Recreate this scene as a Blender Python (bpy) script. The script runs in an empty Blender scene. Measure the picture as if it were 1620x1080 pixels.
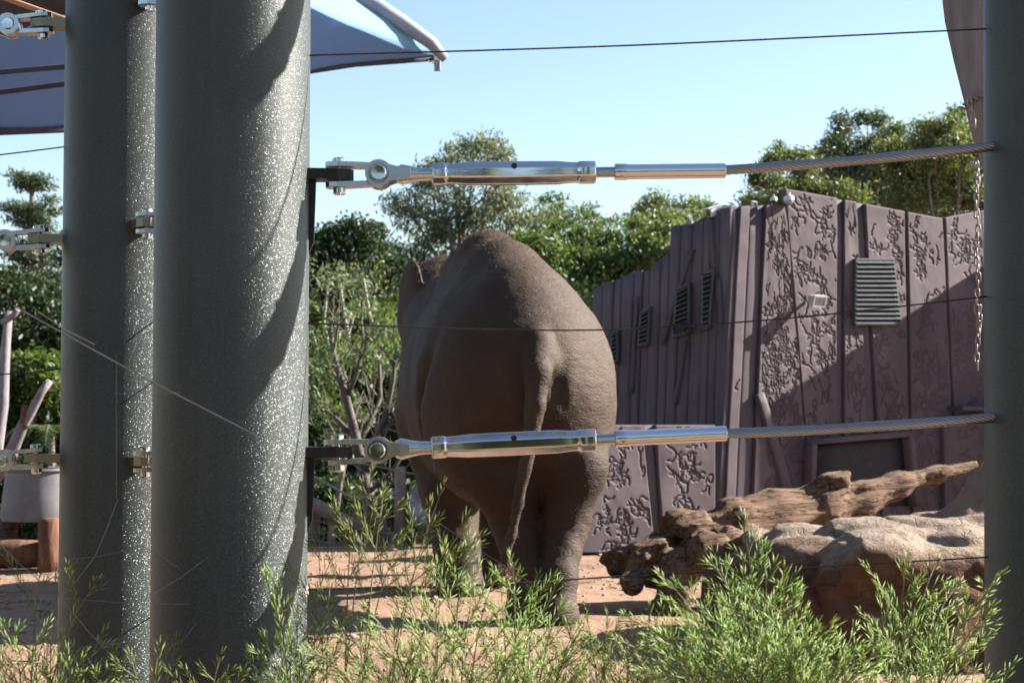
import bpy, math, random
import numpy as np
from mathutils import Vector, Matrix

R = math.radians
SC = bpy.context.scene
COL = SC.collection

# ------------------------------------------------------------------ camera
CAM_Z = 1.23
FPX = 2600.0
TILT = math.atan(120.0 / FPX)
cam_data = bpy.data.cameras.new('camera')
cam = bpy.data.objects.new('camera', cam_data)
COL.objects.link(cam)
cam.location = (0, 0, CAM_Z)
cam.rotation_euler = (R(90) + TILT, 0, 0)
cam_data.sensor_width = 36
cam_data.lens = FPX / 1620 * 36
cam_data.clip_start = 0.05
cam_data.clip_end = 3000
cam_data.dof.use_dof = True
cam_data.dof.focus_distance = 4.7
cam_data.dof.aperture_fstop = 9.0
SC.camera = cam

# ------------------------------------------------------------------ sky, sun, exposure
SUN_AZ = R(76)       # from +Y towards +X
SUN_EL = R(31)
world = bpy.data.worlds.new('World')
SC.world = world
world.use_nodes = True
wn = world.node_tree
bg = wn.nodes['Background']
sky = wn.nodes.new('ShaderNodeTexSky')
sky.sky_type = 'NISHITA'
sky.sun_disc = False
sky.sun_elevation = SUN_EL
sky.sun_rotation = SUN_AZ
sky.air_density = 1.0
sky.dust_density = 0.6
sky.ozone_density = 1.0
wn.links.new(sky.outputs[0], bg.inputs[0])
bg.inputs[1].default_value = 0.05
sun_data = bpy.data.lights.new('sun', 'SUN')
sun_data.energy = 5.0
sun_data.angle = R(0.5)
sun_data.color = (1.0, 0.94, 0.86)
sun = bpy.data.objects.new('sun', sun_data)
COL.objects.link(sun)
SUN = Vector((math.sin(SUN_AZ) * math.cos(SUN_EL), math.cos(SUN_AZ) * math.cos(SUN_EL), math.sin(SUN_EL)))
sun.rotation_euler = SUN.to_track_quat('Z', 'Y').to_euler()
sun.location = (6, 2, 8)
SC.view_settings.view_transform = 'Standard'
SC.view_settings.look = 'None'
SC.view_settings.exposure = 2.25
SC.view_settings.gamma = 1.0
SC.view_settings.use_curve_mapping = False
SC.cycles.max_bounces = 6
SC.cycles.transparent_max_bounces = 8

# ------------------------------------------------------------------ helpers
def P(px, py, Y):
    """world point at distance Y seen in the photograph at (px, py)"""
    x = (px - 810) / FPX
    y = (540 - py) / FPX
    dy = math.cos(TILT) - y * math.sin(TILT)
    dz = math.sin(TILT) + y * math.cos(TILT)
    k = Y / dy
    return Vector((x * k, Y, CAM_Z + dz * k))


def on_plane(px, py, p0, n):
    d = P(px, py, 1.0) - Vector((0, 0, CAM_Z))
    o = Vector((0, 0, CAM_Z))
    t = (p0 - o).dot(n) / d.dot(n)
    return o + d * t


def tag(o, label=None, cat=None, group=None, kind=None):
    if label: o['label'] = label
    if cat: o['category'] = cat
    if group: o['group'] = group
    if kind: o['kind'] = kind
    return o


def empty(name, loc, label=None, cat=None, group=None):
    o = bpy.data.objects.new(name, None)
    COL.objects.link(o)
    o.location = loc
    o.empty_display_size = 0.1
    return tag(o, label, cat, group)


def link_mesh(name, me, mat, parent=None, smooth=False):
    if mat: me.materials.append(mat)
    if smooth:
        me.polygons.foreach_set('use_smooth', [True] * len(me.polygons))
    o = bpy.data.objects.new(name, me)
    COL.objects.link(o)
    if parent: o.parent = parent
    return o


def np_mesh(name, V, F, mat, parent=None, smooth=False, off=None):
    V = np.asarray(V, dtype=np.float32)
    F = np.asarray(F, dtype=np.int32)
    if off is None and parent is not None:
        off = parent.location
    if off is not None:
        V = V - np.array(off, dtype=np.float32)
    k = F.shape[1]
    me = bpy.data.meshes.new(name)
    me.vertices.add(len(V)); me.vertices.foreach_set('co', V.ravel())
    me.loops.add(F.size); me.loops.foreach_set('vertex_index', F.ravel())
    me.polygons.add(len(F))
    me.polygons.foreach_set('loop_start', np.arange(0, F.size, k, dtype=np.int32))
    me.polygons.foreach_set('loop_total', np.full(len(F), k, dtype=np.int32))
    me.update(calc_edges=True)
    return link_mesh(name, me, mat, parent, smooth)


class MB:
    """collects shapes into one mesh"""
    def __init__(s):
        s.v = []; s.f = []

    def add(s, V, F):
        b = len(s.v)
        s.v += [tuple(p) for p in V]
        s.f += [tuple(b + i for i in f) for f in F]
        return s

    def box(s, c, size, mat=None, bev=0.0):
        hx, hy, hz = [a / 2 for a in size]
        M = mat or Matrix.Identity(3)
        c = Vector(c)
        b = min(bev, hx * .9, hy * .9, hz * .9)
        if b <= 0:
            V = [c + M @ Vector((x, y, z)) for x in (-hx, hx) for y in (-hy, hy) for z in (-hz, hz)]
            return s.add(V, [(0, 1, 3, 2), (4, 6, 7, 5), (0, 4, 5, 1), (2, 3, 7, 6), (0, 2, 6, 4), (1, 5, 7, 3)])
        V = []; idx = {}
        for sx in (-1, 1):
            for sy in (-1, 1):
                for sz in (-1, 1):
                    for ax in range(3):
                        q = [sx * (hx - b), sy * (hy - b), sz * (hz - b)]
                        q[ax] = (sx, sy, sz)[ax] * (hx, hy, hz)[ax]
                        idx[(sx, sy, sz, ax)] = len(V)
                        V.append(c + M @ Vector(q))
        F = []
        for ax in range(3):
            u, w = [(1, 2), (2, 0), (0, 1)][ax]
            for sg in (-1, 1):
                q = []
                for su, sw in ((-1, -1), (1, -1), (1, 1), (-1, 1)):
                    k = [0, 0, 0]; k[ax] = sg; k[u] = su; k[w] = sw
                    q.append(idx[(k[0], k[1], k[2], ax)])
                F.append(q if sg > 0 else q[::-1])
            for su in (-1, 1):
                for sw in (-1, 1):
                    a = [0, 0, 0]; a[u] = su; a[w] = sw
                    lo = list(a); hi = list(a); lo[ax] = -1; hi[ax] = 1
                    q = [idx[(*lo, u)], idx[(*hi, u)], idx[(*hi, w)], idx[(*lo, w)]]
                    F.append(q if su * sw < 0 else q[::-1])
        for sx in (-1, 1):
            for sy in (-1, 1):
                for sz in (-1, 1):
                    q = [idx[(sx, sy, sz, 0)], idx[(sx, sy, sz, 1)], idx[(sx, sy, sz, 2)]]
                    F.append(q if sx * sy * sz > 0 else q[::-1])
        return s.add(V, F)

    def tube(s, pts, rad, seg=10, cap=True):
        pts = [Vector(p) for p in pts]
        n = len(pts)
        if not hasattr(rad, '__len__'): rad = [rad] * n
        V = []; F = []
        ref = None
        for i in range(n):
            t = (pts[min(i + 1, n - 1)] - pts[max(i - 1, 0)]).normalized()
            if ref is None:
                ref = t.cross(Vector((0, 0, 1)))
                if ref.length < .05: ref = t.cross(Vector((1, 0, 0)))
            ref = (ref - t * ref.dot(t)).normalized()
            bi = t.cross(ref)
            for k in range(seg):
                a = 2 * math.pi * k / seg
                V.append(pts[i] + (ref * math.cos(a) + bi * math.sin(a)) * rad[i])
        for i in range(n - 1):
            for k in range(seg):
                k2 = (k + 1) % seg
                F.append((i * seg + k, i * seg + k2, (i + 1) * seg + k2, (i + 1) * seg + k))
        if cap:
            F.append(tuple(range(seg))[::-1])
            F.append(tuple((n - 1) * seg + k for k in range(seg)))
        return s.add(V, F)

    def lathe(s, prof, c=(0, 0, 0), axis='z', seg=24):
        """prof: list of (r, h) along axis"""
        V = []; F = []
        c = Vector(c)
        for r, h in prof:
            for k in range(seg):
                a = 2 * math.pi * k / seg
                u, w = r * math.cos(a), r * math.sin(a)
                V.append(c + Vector({'z': (u, w, h), 'x': (h, u, w), 'y': (w, h, u)}[axis]))
        for i in range(len(prof) - 1):
            for k in range(seg):
                k2 = (k + 1) % seg
                F.append((i * seg + k, i * seg + k2, (i + 1) * seg + k2, (i + 1) * seg + k))
        F.append(tuple(range(seg))[::-1])
        F.append(tuple((len(prof) - 1) * seg + k for k in range(seg)))
        return s.add(V, F)

    def prism(s, poly, d0, d1, fr):
        """poly of (u, w); fr(u, w, d) -> point"""
        n = len(poly)
        V = [fr(u, w, d0) for u, w in poly] + [fr(u, w, d1) for u, w in poly]
        F = [tuple(range(n))[::-1], tuple(range(n, 2 * n))]
        F += [(i, (i + 1) % n, n + (i + 1) % n, n + i) for i in range(n)]
        return s.add(V, F)

    def build(s, name, mat, parent=None, smooth=False, local=False, auto=None):
        me = bpy.data.meshes.new(name)
        off = Vector(parent.location) if (parent is not None and not local) else Vector((0, 0, 0))
        if parent is not None and not local and parent.parent is not None:
            off = off + parent.parent.location
        me.from_pydata([tuple(Vector(p) - off) for p in s.v], [], s.f)
        me.update()
        o = link_mesh(name, me, mat, parent, smooth)
        if auto:
            import bmesh
            bm = bmesh.new(); bm.from_mesh(me)
            for e in bm.edges:
                if len(e.link_faces) == 2 and e.calc_face_angle(0) > R(auto): e.smooth = False
            for f in bm.faces: f.smooth = True
            bm.to_mesh(me); bm.free()
        return o


def copy_tree(o, parent=None):
    c = o.copy(); COL.objects.link(c); c.parent = parent
    for ch in list(o.children): copy_tree(ch, c)
    return c


# ---- noise (numpy)
def _hash(ix, iy, iz, seed):
    n = (ix * 374761393 + iy * 668265263 + iz * 2147483647 + seed * 1274126177) & 0xffffffff
    n = ((n ^ (n >> 13)) * 1274126177) & 0xffffffff
    n = n ^ (n >> 16)
    return (n & 0xffff).astype(np.float32) / 65535.0 * 2 - 1


def vnoise(x, y, z, seed=0):
    xi = np.floor(x).astype(np.int64); yi = np.floor(y).astype(np.int64); zi = np.floor(z).astype(np.int64)
    fx = (x - xi).astype(np.float32); fy = (y - yi).astype(np.float32); fz = (z - zi).astype(np.float32)
    ux = fx * fx * (3 - 2 * fx); uy = fy * fy * (3 - 2 * fy); uz = fz * fz * (3 - 2 * fz)
    r = 0
    for dx in (0, 1):
        wx = ux if dx else 1 - ux
        for dy in (0, 1):
            wy = uy if dy else 1 - uy
            for dz in (0, 1):
                wz = uz if dz else 1 - uz
                r = r + _hash(xi + dx, yi + dy, zi + dz, seed) * wx * wy * wz
    return r


def fbm(x, y, z, octv=4, seed=0, gain=.5):
    a = 1.0; r = 0; f = 1.0
    for i in range(octv):
        r = r + a * vnoise(x * f + 17.3 * i, y * f + 5.1 * i, z * f + 9.7 * i, seed + i)
        a *= gain; f *= 2.03
    return r


# ---- implicit surfaces
def surface_nets(fn, lo, hi, h):
    nx, ny, nz = [int(math.ceil((hi[i] - lo[i]) / h)) + 1 for i in range(3)]
    X, Y, Z = np.meshgrid(np.arange(nx) * h + lo[0], np.arange(ny) * h + lo[1], np.arange(nz) * h + lo[2], indexing='ij')
    D = fn(X.astype(np.float32), Y.astype(np.float32), Z.astype(np.float32)).astype(np.float32)
    ins = D < 0
    corners = [(a, b, c) for a in (0, 1) for b in (0, 1) for c in (0, 1)]
    cnt = np.zeros((nx - 1, ny - 1, nz - 1), dtype=np.int8)
    for a, b, c in corners:
        cnt += ins[a:nx - 1 + a, b:ny - 1 + b, c:nz - 1 + c]
    act = np.argwhere((cnt > 0) & (cnt < 8))
    vid = np.full(cnt.shape, -1, dtype=np.int32)
    vid[act[:, 0], act[:, 1], act[:, 2]] = np.arange(len(act))
    cv = np.stack([D[act[:, 0] + a, act[:, 1] + b, act[:, 2] + c] for a, b, c in corners], 1)
    cp = np.array(corners, dtype=np.float32)
    acc = np.zeros((len(act), 3), np.float32); num = np.zeros(len(act), np.float32)
    for i in range(8):
        for j in range(i + 1, 8):
            if np.abs(cp[i] - cp[j]).sum() == 1:
                va, vb = cv[:, i], cv[:, j]
                m = (va < 0) != (vb < 0)
                t = np.where(m, va / np.where(m, va - vb, 1), 0)
                acc += np.where(m[:, None], cp[i] + t[:, None] * (cp[j] - cp[i]), 0)
                num += m
    V = (act + acc / num[:, None]) * h + np.array(lo)
    F = []
    for ax in range(3):
        s0 = [slice(None)] * 3; s1 = [slice(None)] * 3
        s0[ax] = slice(0, -1); s1[ax] = slice(1, None)
        diff = ins[tuple(s0)] != ins[tuple(s1)]
        e = np.argwhere(diff)
        b, c = [(1, 2), (2, 0), (0, 1)][ax]
        ok = (e[:, b] > 0) & (e[:, c] > 0) & (e[:, b] < D.shape[b] - 1) & (e[:, c] < D.shape[c] - 1)
        e = e[ok]
        sgn = ins[tuple(s0)][e[:, 0], e[:, 1], e[:, 2]]
        q = []
        for ob, oc in ((-1, -1), (0, -1), (0, 0), (-1, 0)):
            k = e.copy(); k[:, b] += ob; k[:, c] += oc
            q.append(vid[k[:, 0], k[:, 1], k[:, 2]])
        q = np.stack(q, 1)
        q[~sgn] = q[~sgn][:, ::-1]
        F.append(q)
    return V, np.concatenate(F)


def smin(a, b, k):
    h = np.clip(.5 + .5 * (b - a) / k, 0, 1)
    return b + (a - b) * h - k * h * (1 - h)


def sd_ell(X, Y, Z, c, r, M=None):
    x, y, z = X - c[0], Y - c[1], Z - c[2]
    if M is not None:
        x, y, z = M[0][0] * x + M[0][1] * y + M[0][2] * z, M[1][0] * x + M[1][1] * y + M[1][2] * z, M[2][0] * x + M[2][1] * y + M[2][2] * z
    k0 = np.sqrt((x / r[0]) ** 2 + (y / r[1]) ** 2 + (z / r[2]) ** 2)
    k1 = np.sqrt((x / r[0] ** 2) ** 2 + (y / r[1] ** 2) ** 2 + (z / r[2] ** 2) ** 2) + 1e-6
    return k0 * (k0 - 1) / k1


def sd_cap(X, Y, Z, a, b, ra, rb):
    a = np.array(a, dtype=np.float32); b = np.array(b, dtype=np.float32)
    d = b - a
    t = ((X - a[0]) * d[0] + (Y - a[1]) * d[1] + (Z - a[2]) * d[2]) / (d @ d)
    t = np.clip(t, 0, 1)
    return np.sqrt((X - a[0] - t * d[0]) ** 2 + (Y - a[1] - t * d[1]) ** 2 + (Z - a[2] - t * d[2]) ** 2) - (ra + (rb - ra) * t)


# ------------------------------------------------------------------ materials
def nd(nt, t, ins=None, **attrs):
    n = nt.nodes.new(t)
    for k, v in attrs.items(): setattr(n, k, v)
    if ins:
        for k, v in ins.items():
            if isinstance(v, bpy.types.NodeSocket): nt.links.new(v, n.inputs[k])
            else: n.inputs[k].default_value = v
    return n


KA = .60


def rgb(c): return (c[0] * KA, c[1] * KA, c[2] * KA, 1)


def raw(c): return (c[0], c[1], c[2], 1)


def ramp(nt, fac, stops, interp='LINEAR'):
    n = nd(nt, 'ShaderNodeValToRGB')
    nt.links.new(fac, n.inputs[0])
    cr = n.color_ramp; cr.interpolation = interp
    while len(cr.elements) < len(stops): cr.elements.new(.5)
    for e, (p, c) in zip(cr.elements, stops):
        e.position = p; e.color = rgb(c) if hasattr(c, '__len__') else (c, c, c, 1)
    return n.outputs[0]


def mixc(nt, fac, a, b, mode='MIX'):
    n = nd(nt, 'ShaderNodeMix', data_type='RGBA', blend_type=mode)
    for i, v in ((0, fac), (6, a), (7, b)):
        if isinstance(v, bpy.types.NodeSocket): nt.links.new(v, n.inputs[i])
        else: n.inputs[i].default_value = v if i == 0 else rgb(v)
    return n.outputs[2]


def math_(nt, op, a, b=0.0):
    n = nd(nt, 'ShaderNodeMath', operation=op)
    for i, v in enumerate((a, b)):
        if isinstance(v, bpy.types.NodeSocket): nt.links.new(v, n.inputs[i])
        else: n.inputs[i].default_value = v
    return n.outputs[0]


def new_mat(name):
    m = bpy.data.materials.new(name); m.use_nodes = True
    nt = m.node_tree
    return m, nt, nt.nodes['Principled BSDF'], nt.nodes['Material Output']


def coords(nt, scale=(1, 1, 1), which='Object'):
    tc = nd(nt, 'ShaderNodeTexCoord')
    mp = nd(nt, 'ShaderNodeMapping', {'Vector': tc.outputs[which], 'Scale': scale})
    return mp.outputs[0]


def noise(nt, vec, scale, detail=4, rough=.55, dist=0.0):
    return nd(nt, 'ShaderNodeTexNoise', {'Vector': vec, 'Scale': scale, 'Detail': detail, 'Roughness': rough, 'Distortion': dist})


def bump(nt, h, strength=.5, dist=.01, normal=None):
    n = nd(nt, 'ShaderNodeBump', {'Height': h, 'Strength': strength, 'Distance': dist})
    if normal is not None: nt.links.new(normal, n.inputs['Normal'])
    return n.outputs[0]


def simple(name, ca, cb, scale=8, rough=.8, bs=.3, bd=.01, metallic=0.0, vscale=(1, 1, 1), detail=5, bscale=None, spec=.3):
    m, nt, b, o = new_mat(name)
    v = coords(nt, vscale)
    n = noise(nt, v, scale, detail)
    c = ramp(nt, n.outputs[0], [(.3, ca), (.7, cb)])
    nt.links.new(c, b.inputs['Base Color'])
    b.inputs['Roughness'].default_value = rough
    b.inputs['Metallic'].default_value = metallic
    b.inputs['Specular IOR Level'].default_value = spec
    if bs > 0:
        n2 = noise(nt, v, bscale or scale * 4, 5)
        nt.links.new(bump(nt, n2.outputs[0], bs, bd), b.inputs['Normal'])
    return m


def mat_dirt():
    m, nt, b, o = new_mat('red_dirt')
    v = coords(nt)
    n1 = noise(nt, v, .7, 4); n2 = noise(nt, v, 6, 6, .65); n3 = noise(nt, v, 45, 4, .7)
    c = ramp(nt, n1.outputs[0], [(.3, (.345, .215, .145)), (.7, (.46, .305, .215))])
    c = mixc(nt, math_(nt, 'MULTIPLY', ramp(nt, n2.outputs[0], [(.35, 1.0), (.6, 0.0)]), .45), c, (.24, .13, .075))
    c = mixc(nt, math_(nt, 'MULTIPLY', ramp(nt, n3.outputs[0], [(.62, 0.0), (.75, 1.0)]), .5), c, (.56, .40, .28))
    nt.links.new(c, b.inputs['Base Color'])
    b.inputs['Roughness'].default_value = .95
    b.inputs['Specular IOR Level'].default_value = .1
    h = math_(nt, 'ADD', n2.outputs[0], math_(nt, 'MULTIPLY', n3.outputs[0], .5))
    nt.links.new(bump(nt, h, .8, .03), b.inputs['Normal'])
    return m


def mat_post():
    m, nt, b, o = new_mat('flaked_grey_paint')
    v = coords(nt)
    vor = nd(nt, 'ShaderNodeTexVoronoi', {'Vector': v, 'Scale': 900})
    sep = nd(nt, 'ShaderNodeSeparateColor', {0: vor.outputs['Color']})
    geo = nd(nt, 'ShaderNodeNewGeometry')
    sub = nd(nt, 'ShaderNodeVectorMath', {0: vor.outputs['Color'], 1: (.5, .5, .5)}, operation='SUBTRACT')
    scl = nd(nt, 'ShaderNodeVectorMath', {0: sub.outputs[0], 'Scale': .95}, operation='SCALE')
    add = nd(nt, 'ShaderNodeVectorMath', {0: geo.outputs['Normal'], 1: scl.outputs[0]}, operation='ADD')
    nrm = nd(nt, 'ShaderNodeVectorMath', {0: add.outputs[0]}, operation='NORMALIZE')
    st = noise(nt, coords(nt, (1, 1, .04)), 14, 5, .6)
    blot = noise(nt, v, 3, 4)
    c = ramp(nt, st.outputs[0], [(.3, (.044, .054, .050)), (.72, (.070, .082, .075))])
    c = mixc(nt, math_(nt, 'MULTIPLY', ramp(nt, blot.outputs[0], [(.45, 0.0), (.75, 1.0)]), .3), c, (.12, .125, .11))
    nt.links.new(c, b.inputs['Base Color'])
    b.inputs['Metallic'].default_value = .0
    b.inputs['Roughness'].default_value = .44
    b.inputs['Specular IOR Level'].default_value = .3
    fine = noise(nt, v, 380, 2)
    nt.links.new(bump(nt, fine.outputs[0], .35, .002), b.inputs['Normal'])
    fl = nd(nt, 'ShaderNodeBsdfPrincipled', {'Base Color': (.30, .32, .34, 1), 'Metallic': 1.0, 'Roughness': .40, 'Normal': nrm.outputs[0]})
    msk = ramp(nt, sep.outputs[2], [(.87, 0.0), (.91, .17)])
    mx = nd(nt, 'ShaderNodeMixShader', {0: msk, 1: b.outputs[0], 2: fl.outputs[0]})
    nt.links.new(mx.outputs[0], o.inputs[0])
    return m


def mat_steel(name, col=(.60, .61, .62), rough=.06, wear=.10):
    m, nt, b, o = new_mat(name)
    v = coords(nt)
    n = noise(nt, v, 30, 5, .6)
    b.inputs['Base Color'].default_value = raw(col)
    b.inputs['Metallic'].default_value = 1
    nt.links.new(ramp(nt, n.outputs[0], [(.3, rough), (.75, rough + wear)]), b.inputs['Roughness'])
    n2 = noise(nt, coords(nt, (.2, 1, 1)), 160, 3)
    nt.links.new(bump(nt, n2.outputs[0], .03, .002), b.inputs['Normal'])
    return m


def mat_skin():
    m, nt, b, o = new_mat('elephant_skin')
    v = coords(nt)
    n1 = noise(nt, v, 1.6, 5, .6); n2 = noise(nt, v, 14, 6, .65)
    c = ramp(nt, n1.outputs[0], [(.28, (.040, .021, .010)), (.55, (.072, .040, .021)), (.75, (.110, .067, .039))])
    c = mixc(nt, math_(nt, 'MULTIPLY', ramp(nt, n2.outputs[0], [(.42, 1.0), (.62, 0.0)]), .5), c, (.038, .023, .014))
    ns = noise(nt, v, 70, 2)
    c = mixc(nt, math_(nt, 'MULTIPLY', ramp(nt, ns.outputs[0], [(.7, 0.0), (.78, 1.0)]), .3), c, (.20, .15, .11))
    nt.links.new(c, b.inputs['Base Color'])
    b.inputs['Roughness'].default_value = .72
    b.inputs['Specular IOR Level'].default_value = .25
    warp = noise(nt, v, 5, 3)
    vw = nd(nt, 'ShaderNodeVectorMath', {0: v, 1: nd(nt, 'ShaderNodeVectorMath', {0: warp.outputs['Color'], 'Scale': .12}, operation='SCALE').outputs[0]}, operation='ADD').outputs[0]
    st = nd(nt, 'ShaderNodeMapping', {'Vector': vw, 'Scale': (.8, .8, 3.4)}).outputs[0]
    vo = nd(nt, 'ShaderNodeTexVoronoi', {'Vector': st, 'Scale': 22}, feature='DISTANCE_TO_EDGE')
    vo2 = nd(nt, 'ShaderNodeTexVoronoi', {'Vector': vw, 'Scale': 70}, feature='DISTANCE_TO_EDGE')
    h = math_(nt, 'ADD', math_(nt, 'MULTIPLY', ramp(nt, vo.outputs[0], [(0, 0.0), (.22, 1.0)]), .55), math_(nt, 'MULTIPLY', ramp(nt, vo2.outputs[0], [(0, 0.0), (.3, 1.0)]), .35))
    h = math_(nt, 'ADD', h, math_(nt, 'MULTIPLY', n2.outputs[0], .4))
    fo = noise(nt, nd(nt, 'ShaderNodeMapping', {'Vector': vw, 'Scale': (2.2, 2.2, 15)}).outputs[0], 2.4, 5, .6)
    h = math_(nt, 'ADD', h, math_(nt, 'MULTIPLY', fo.outputs[0], 3.0))
    nt.links.new(bump(nt, h, .36, .010), b.inputs['Normal'])
    return m


def mat_leaf(name, c1, c2, c3, trans=.35, rough=.5):
    m, nt, b, o = new_mat(name)
    g = nd(nt, 'ShaderNodeNewGeometry')
    c = ramp(nt, g.outputs['Random Per Island'], [(0, c1), (.55, c2), (1, c3)])
    nt.links.new(c, b.inputs['Base Color'])
    b.inputs['Roughness'].default_value = rough
    b.inputs['Specular IOR Level'].default_value = .35
    tr = nd(nt, 'ShaderNodeBsdfTranslucent', {0: mixc(nt, 1.0, c, (2.3, 2.4, .95), 'MULTIPLY')})
    mx = nd(nt, 'ShaderNodeMixShader', {0: trans, 1: b.outputs[0], 2: tr.outputs[0]})
    nt.links.new(mx.outputs[0], o.inputs[0])
    return m


def mat_barn(name, base, grain=False, rough=.75):
    m, nt, b, o = new_mat(name)
    v = coords(nt)
    n1 = noise(nt, v, 1.3, 4); n2 = noise(nt, v, 9, 6, .65)
    st = noise(nt, coords(nt, (1, 1, .06)), 9, 5, .6)
    d = tuple(x * .72 for x in base); l = tuple(x * 1.22 for x in base)
    c = ramp(nt, n1.outputs[0], [(.3, d), (.7, l)])
    c = mixc(nt, math_(nt, 'MULTIPLY', ramp(nt, st.outputs[0], [(.55, 0.0), (.75, 1.0)]), .5), c, tuple(x * .5 for x in base))
    c = mixc(nt, math_(nt, 'MULTIPLY', ramp(nt, n2.outputs[0], [(.58, 0.0), (.75, 1.0)]), .25), c, (.24, .215, .23))
    nt.links.new(c, b.inputs['Base Color'])
    b.inputs['Roughness'].default_value = rough
    b.inputs['Specular IOR Level'].default_value = .25
    if grain:
        g1 = noise(nt, coords(nt, (1, 1, .1)), 34, 6, .7, .6)
        h = ramp(nt, g1.outputs[0], [(.34, 0.0), (.5, 1.0)])
        nt.links.new(bump(nt, h, .55, .012), b.inputs['Normal'])
    else:
        n3 = noise(nt, v, 60, 4)
        nt.links.new(bump(nt, n3.outputs[0], .3, .004), b.inputs['Normal'])
    return m


def mat_wood(name, c1, c2, c3, axis=(1, 1, 1), scale=14, bs=.8, bd=.02, rot=0.0):
    m, nt, b, o = new_mat(name)
    v0 = nd(nt, 'ShaderNodeMapping', {'Vector': nd(nt, 'ShaderNodeTexCoord').outputs['Object'], 'Rotation': (0, 0, rot)}).outputs[0]
    v = nd(nt, 'ShaderNodeMapping', {'Vector': v0, 'Scale': axis}).outputs[0]
    n = noise(nt, v, scale, 7, .65, .4); n1 = noise(nt, coords(nt), 2.2, 4)
    c = ramp(nt, n.outputs[0], [(.32, c1), (.5, c2), (.7, c3)])
    c = mixc(nt, math_(nt, 'MULTIPLY', n1.outputs[0], .5), c, c2)
    ck = noise(nt, v, scale * .7, 3, .5, .8)
    crack = ramp(nt, math_(nt, 'ABSOLUTE', math_(nt, 'SUBTRACT', ck.outputs[0], .5)), [(.0, 0.0), (.022, 1.0)])
    if rot: c = mixc(nt, crack, tuple(x * .35 for x in c1), c)
    nt.links.new(c, b.inputs['Base Color'])
    b.inputs['Roughness'].default_value = .9
    b.inputs['Specular IOR Level'].default_value = .15
    nt.links.new(bump(nt, math_(nt, 'ADD', n.outputs[0], math_(nt, 'MULTIPLY', crack, .6 if rot else 0.0)), bs, bd), b.inputs['Normal'])
    return m


def mat_rock():
    m, nt, b, o = new_mat('rock')
    v = coords(nt)
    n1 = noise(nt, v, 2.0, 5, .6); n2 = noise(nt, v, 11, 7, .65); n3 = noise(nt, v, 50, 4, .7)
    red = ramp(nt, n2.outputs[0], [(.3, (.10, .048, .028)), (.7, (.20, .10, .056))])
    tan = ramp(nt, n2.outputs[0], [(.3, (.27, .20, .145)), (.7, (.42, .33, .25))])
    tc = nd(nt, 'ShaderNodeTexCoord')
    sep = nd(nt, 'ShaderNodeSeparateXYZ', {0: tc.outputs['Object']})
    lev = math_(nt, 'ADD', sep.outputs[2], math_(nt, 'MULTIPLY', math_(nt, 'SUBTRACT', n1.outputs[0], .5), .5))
    c = mixc(nt, ramp(nt, lev, [(.50, 0.0), (.60, 1.0)]), red, tan)   # dusty tan above; lower red darkened to carry the front's shade
    nt.links.new(c, b.inputs['Base Color'])
    b.inputs['Roughness'].default_value = .92
    b.inputs['Specular IOR Level'].default_value = .15
    ck = noise(nt, coords(nt, (1, 1, 1.8)), 2.3, 5, .55, .6)
    crack = ramp(nt, math_(nt, 'ABSOLUTE', math_(nt, 'SUBTRACT', ck.outputs[0], .5)), [(.0, 0.0), (.012, 1.0)])
    h = math_(nt, 'ADD', n2.outputs[0], math_(nt, 'MULTIPLY', n3.outputs[0], .5))
    h = math_(nt, 'ADD', h, math_(nt, 'MULTIPLY', crack, .3))
    nt.links.new(bump(nt, h, .9, .035), b.inputs['Normal'])
    return m


def mat_sail(name='shade_cloth', gain=1.0):
    m, nt, b, o = new_mat(name)
    v = coords(nt)
    w = nd(nt, 'ShaderNodeTexWave', {'Vector': v, 'Scale': 40, 'Distortion': .5})
    n = noise(nt, v, 3, 4)
    c = ramp(nt, n.outputs[0], [(.3, (.40, .60, .86)), (.7, (.46, .68, .96))])
    nt.links.new(c, b.inputs['Base Color'])
    b.inputs['Roughness'].default_value = .8
    nt.links.new(bump(nt, w.outputs[0], .15, .004), b.inputs['Normal'])
    tr = nd(nt, 'ShaderNodeBsdfTranslucent', {0: (.25 * gain, .38 * gain, .57 * gain ** .6, 1)})
    mx = nd(nt, 'ShaderNodeMixShader', {0: .6, 1: b.outputs[0], 2: tr.outputs[0]})
    nt.links.new(mx.outputs[0], o.inputs[0])
    return m


DIRT = mat_dirt()
POST = mat_post()
STEEL = mat_steel('polished_steel')
DULL = mat_steel('dull_steel', (.50, .51, .52), .2, .15)
CABLE = mat_steel('cable_steel', (.27, .28, .29), .26, .15)
BLACK_STEEL = simple('black_steel', (.018, .018, .017), (.04, .038, .035), 30, .45, .3, .003, .3)
BRONZE = mat_steel('dull_bronze', (.22, .20, .15), .3, .2)
SKIN = mat_skin()
BARN = mat_barn('barn_panel_paint', (.132, .100, .112))
BARN_B = mat_barn('barn_batten_paint', (.112, .088, .106))
BARN_P = mat_barn('barn_plank_paint', (.150, .122, .142), True)
DOOR_SHADE = mat_barn('door_recess_shade', (.045, .037, .045))
VENT = simple('vent_paint', (.065, .074, .084), (.105, .115, .125), 20, .5, .2, .003)
VENT_SHADE = simple('vent_shade', (.012, .013, .016), (.02, .02, .022), 20, .8, .2, .003)
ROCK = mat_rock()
LOGM = mat_wood('weathered_log', (.080, .042, .026), (.215, .132, .085), (.33, .22, .15), (.3, 4, 4), 9, 1.0, .025, R(-28.6))
BARK = mat_wood('bark', (.12, .10, .085), (.22, .19, .165), (.36, .33, .30), (1, 1, .3), 16, .6, .02)
DEADW = mat_wood('dead_wood', (.16, .13, .13), (.28, .25, .26), (.42, .40, .42), (1, 1, .3), 12, .6, .02)
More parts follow.
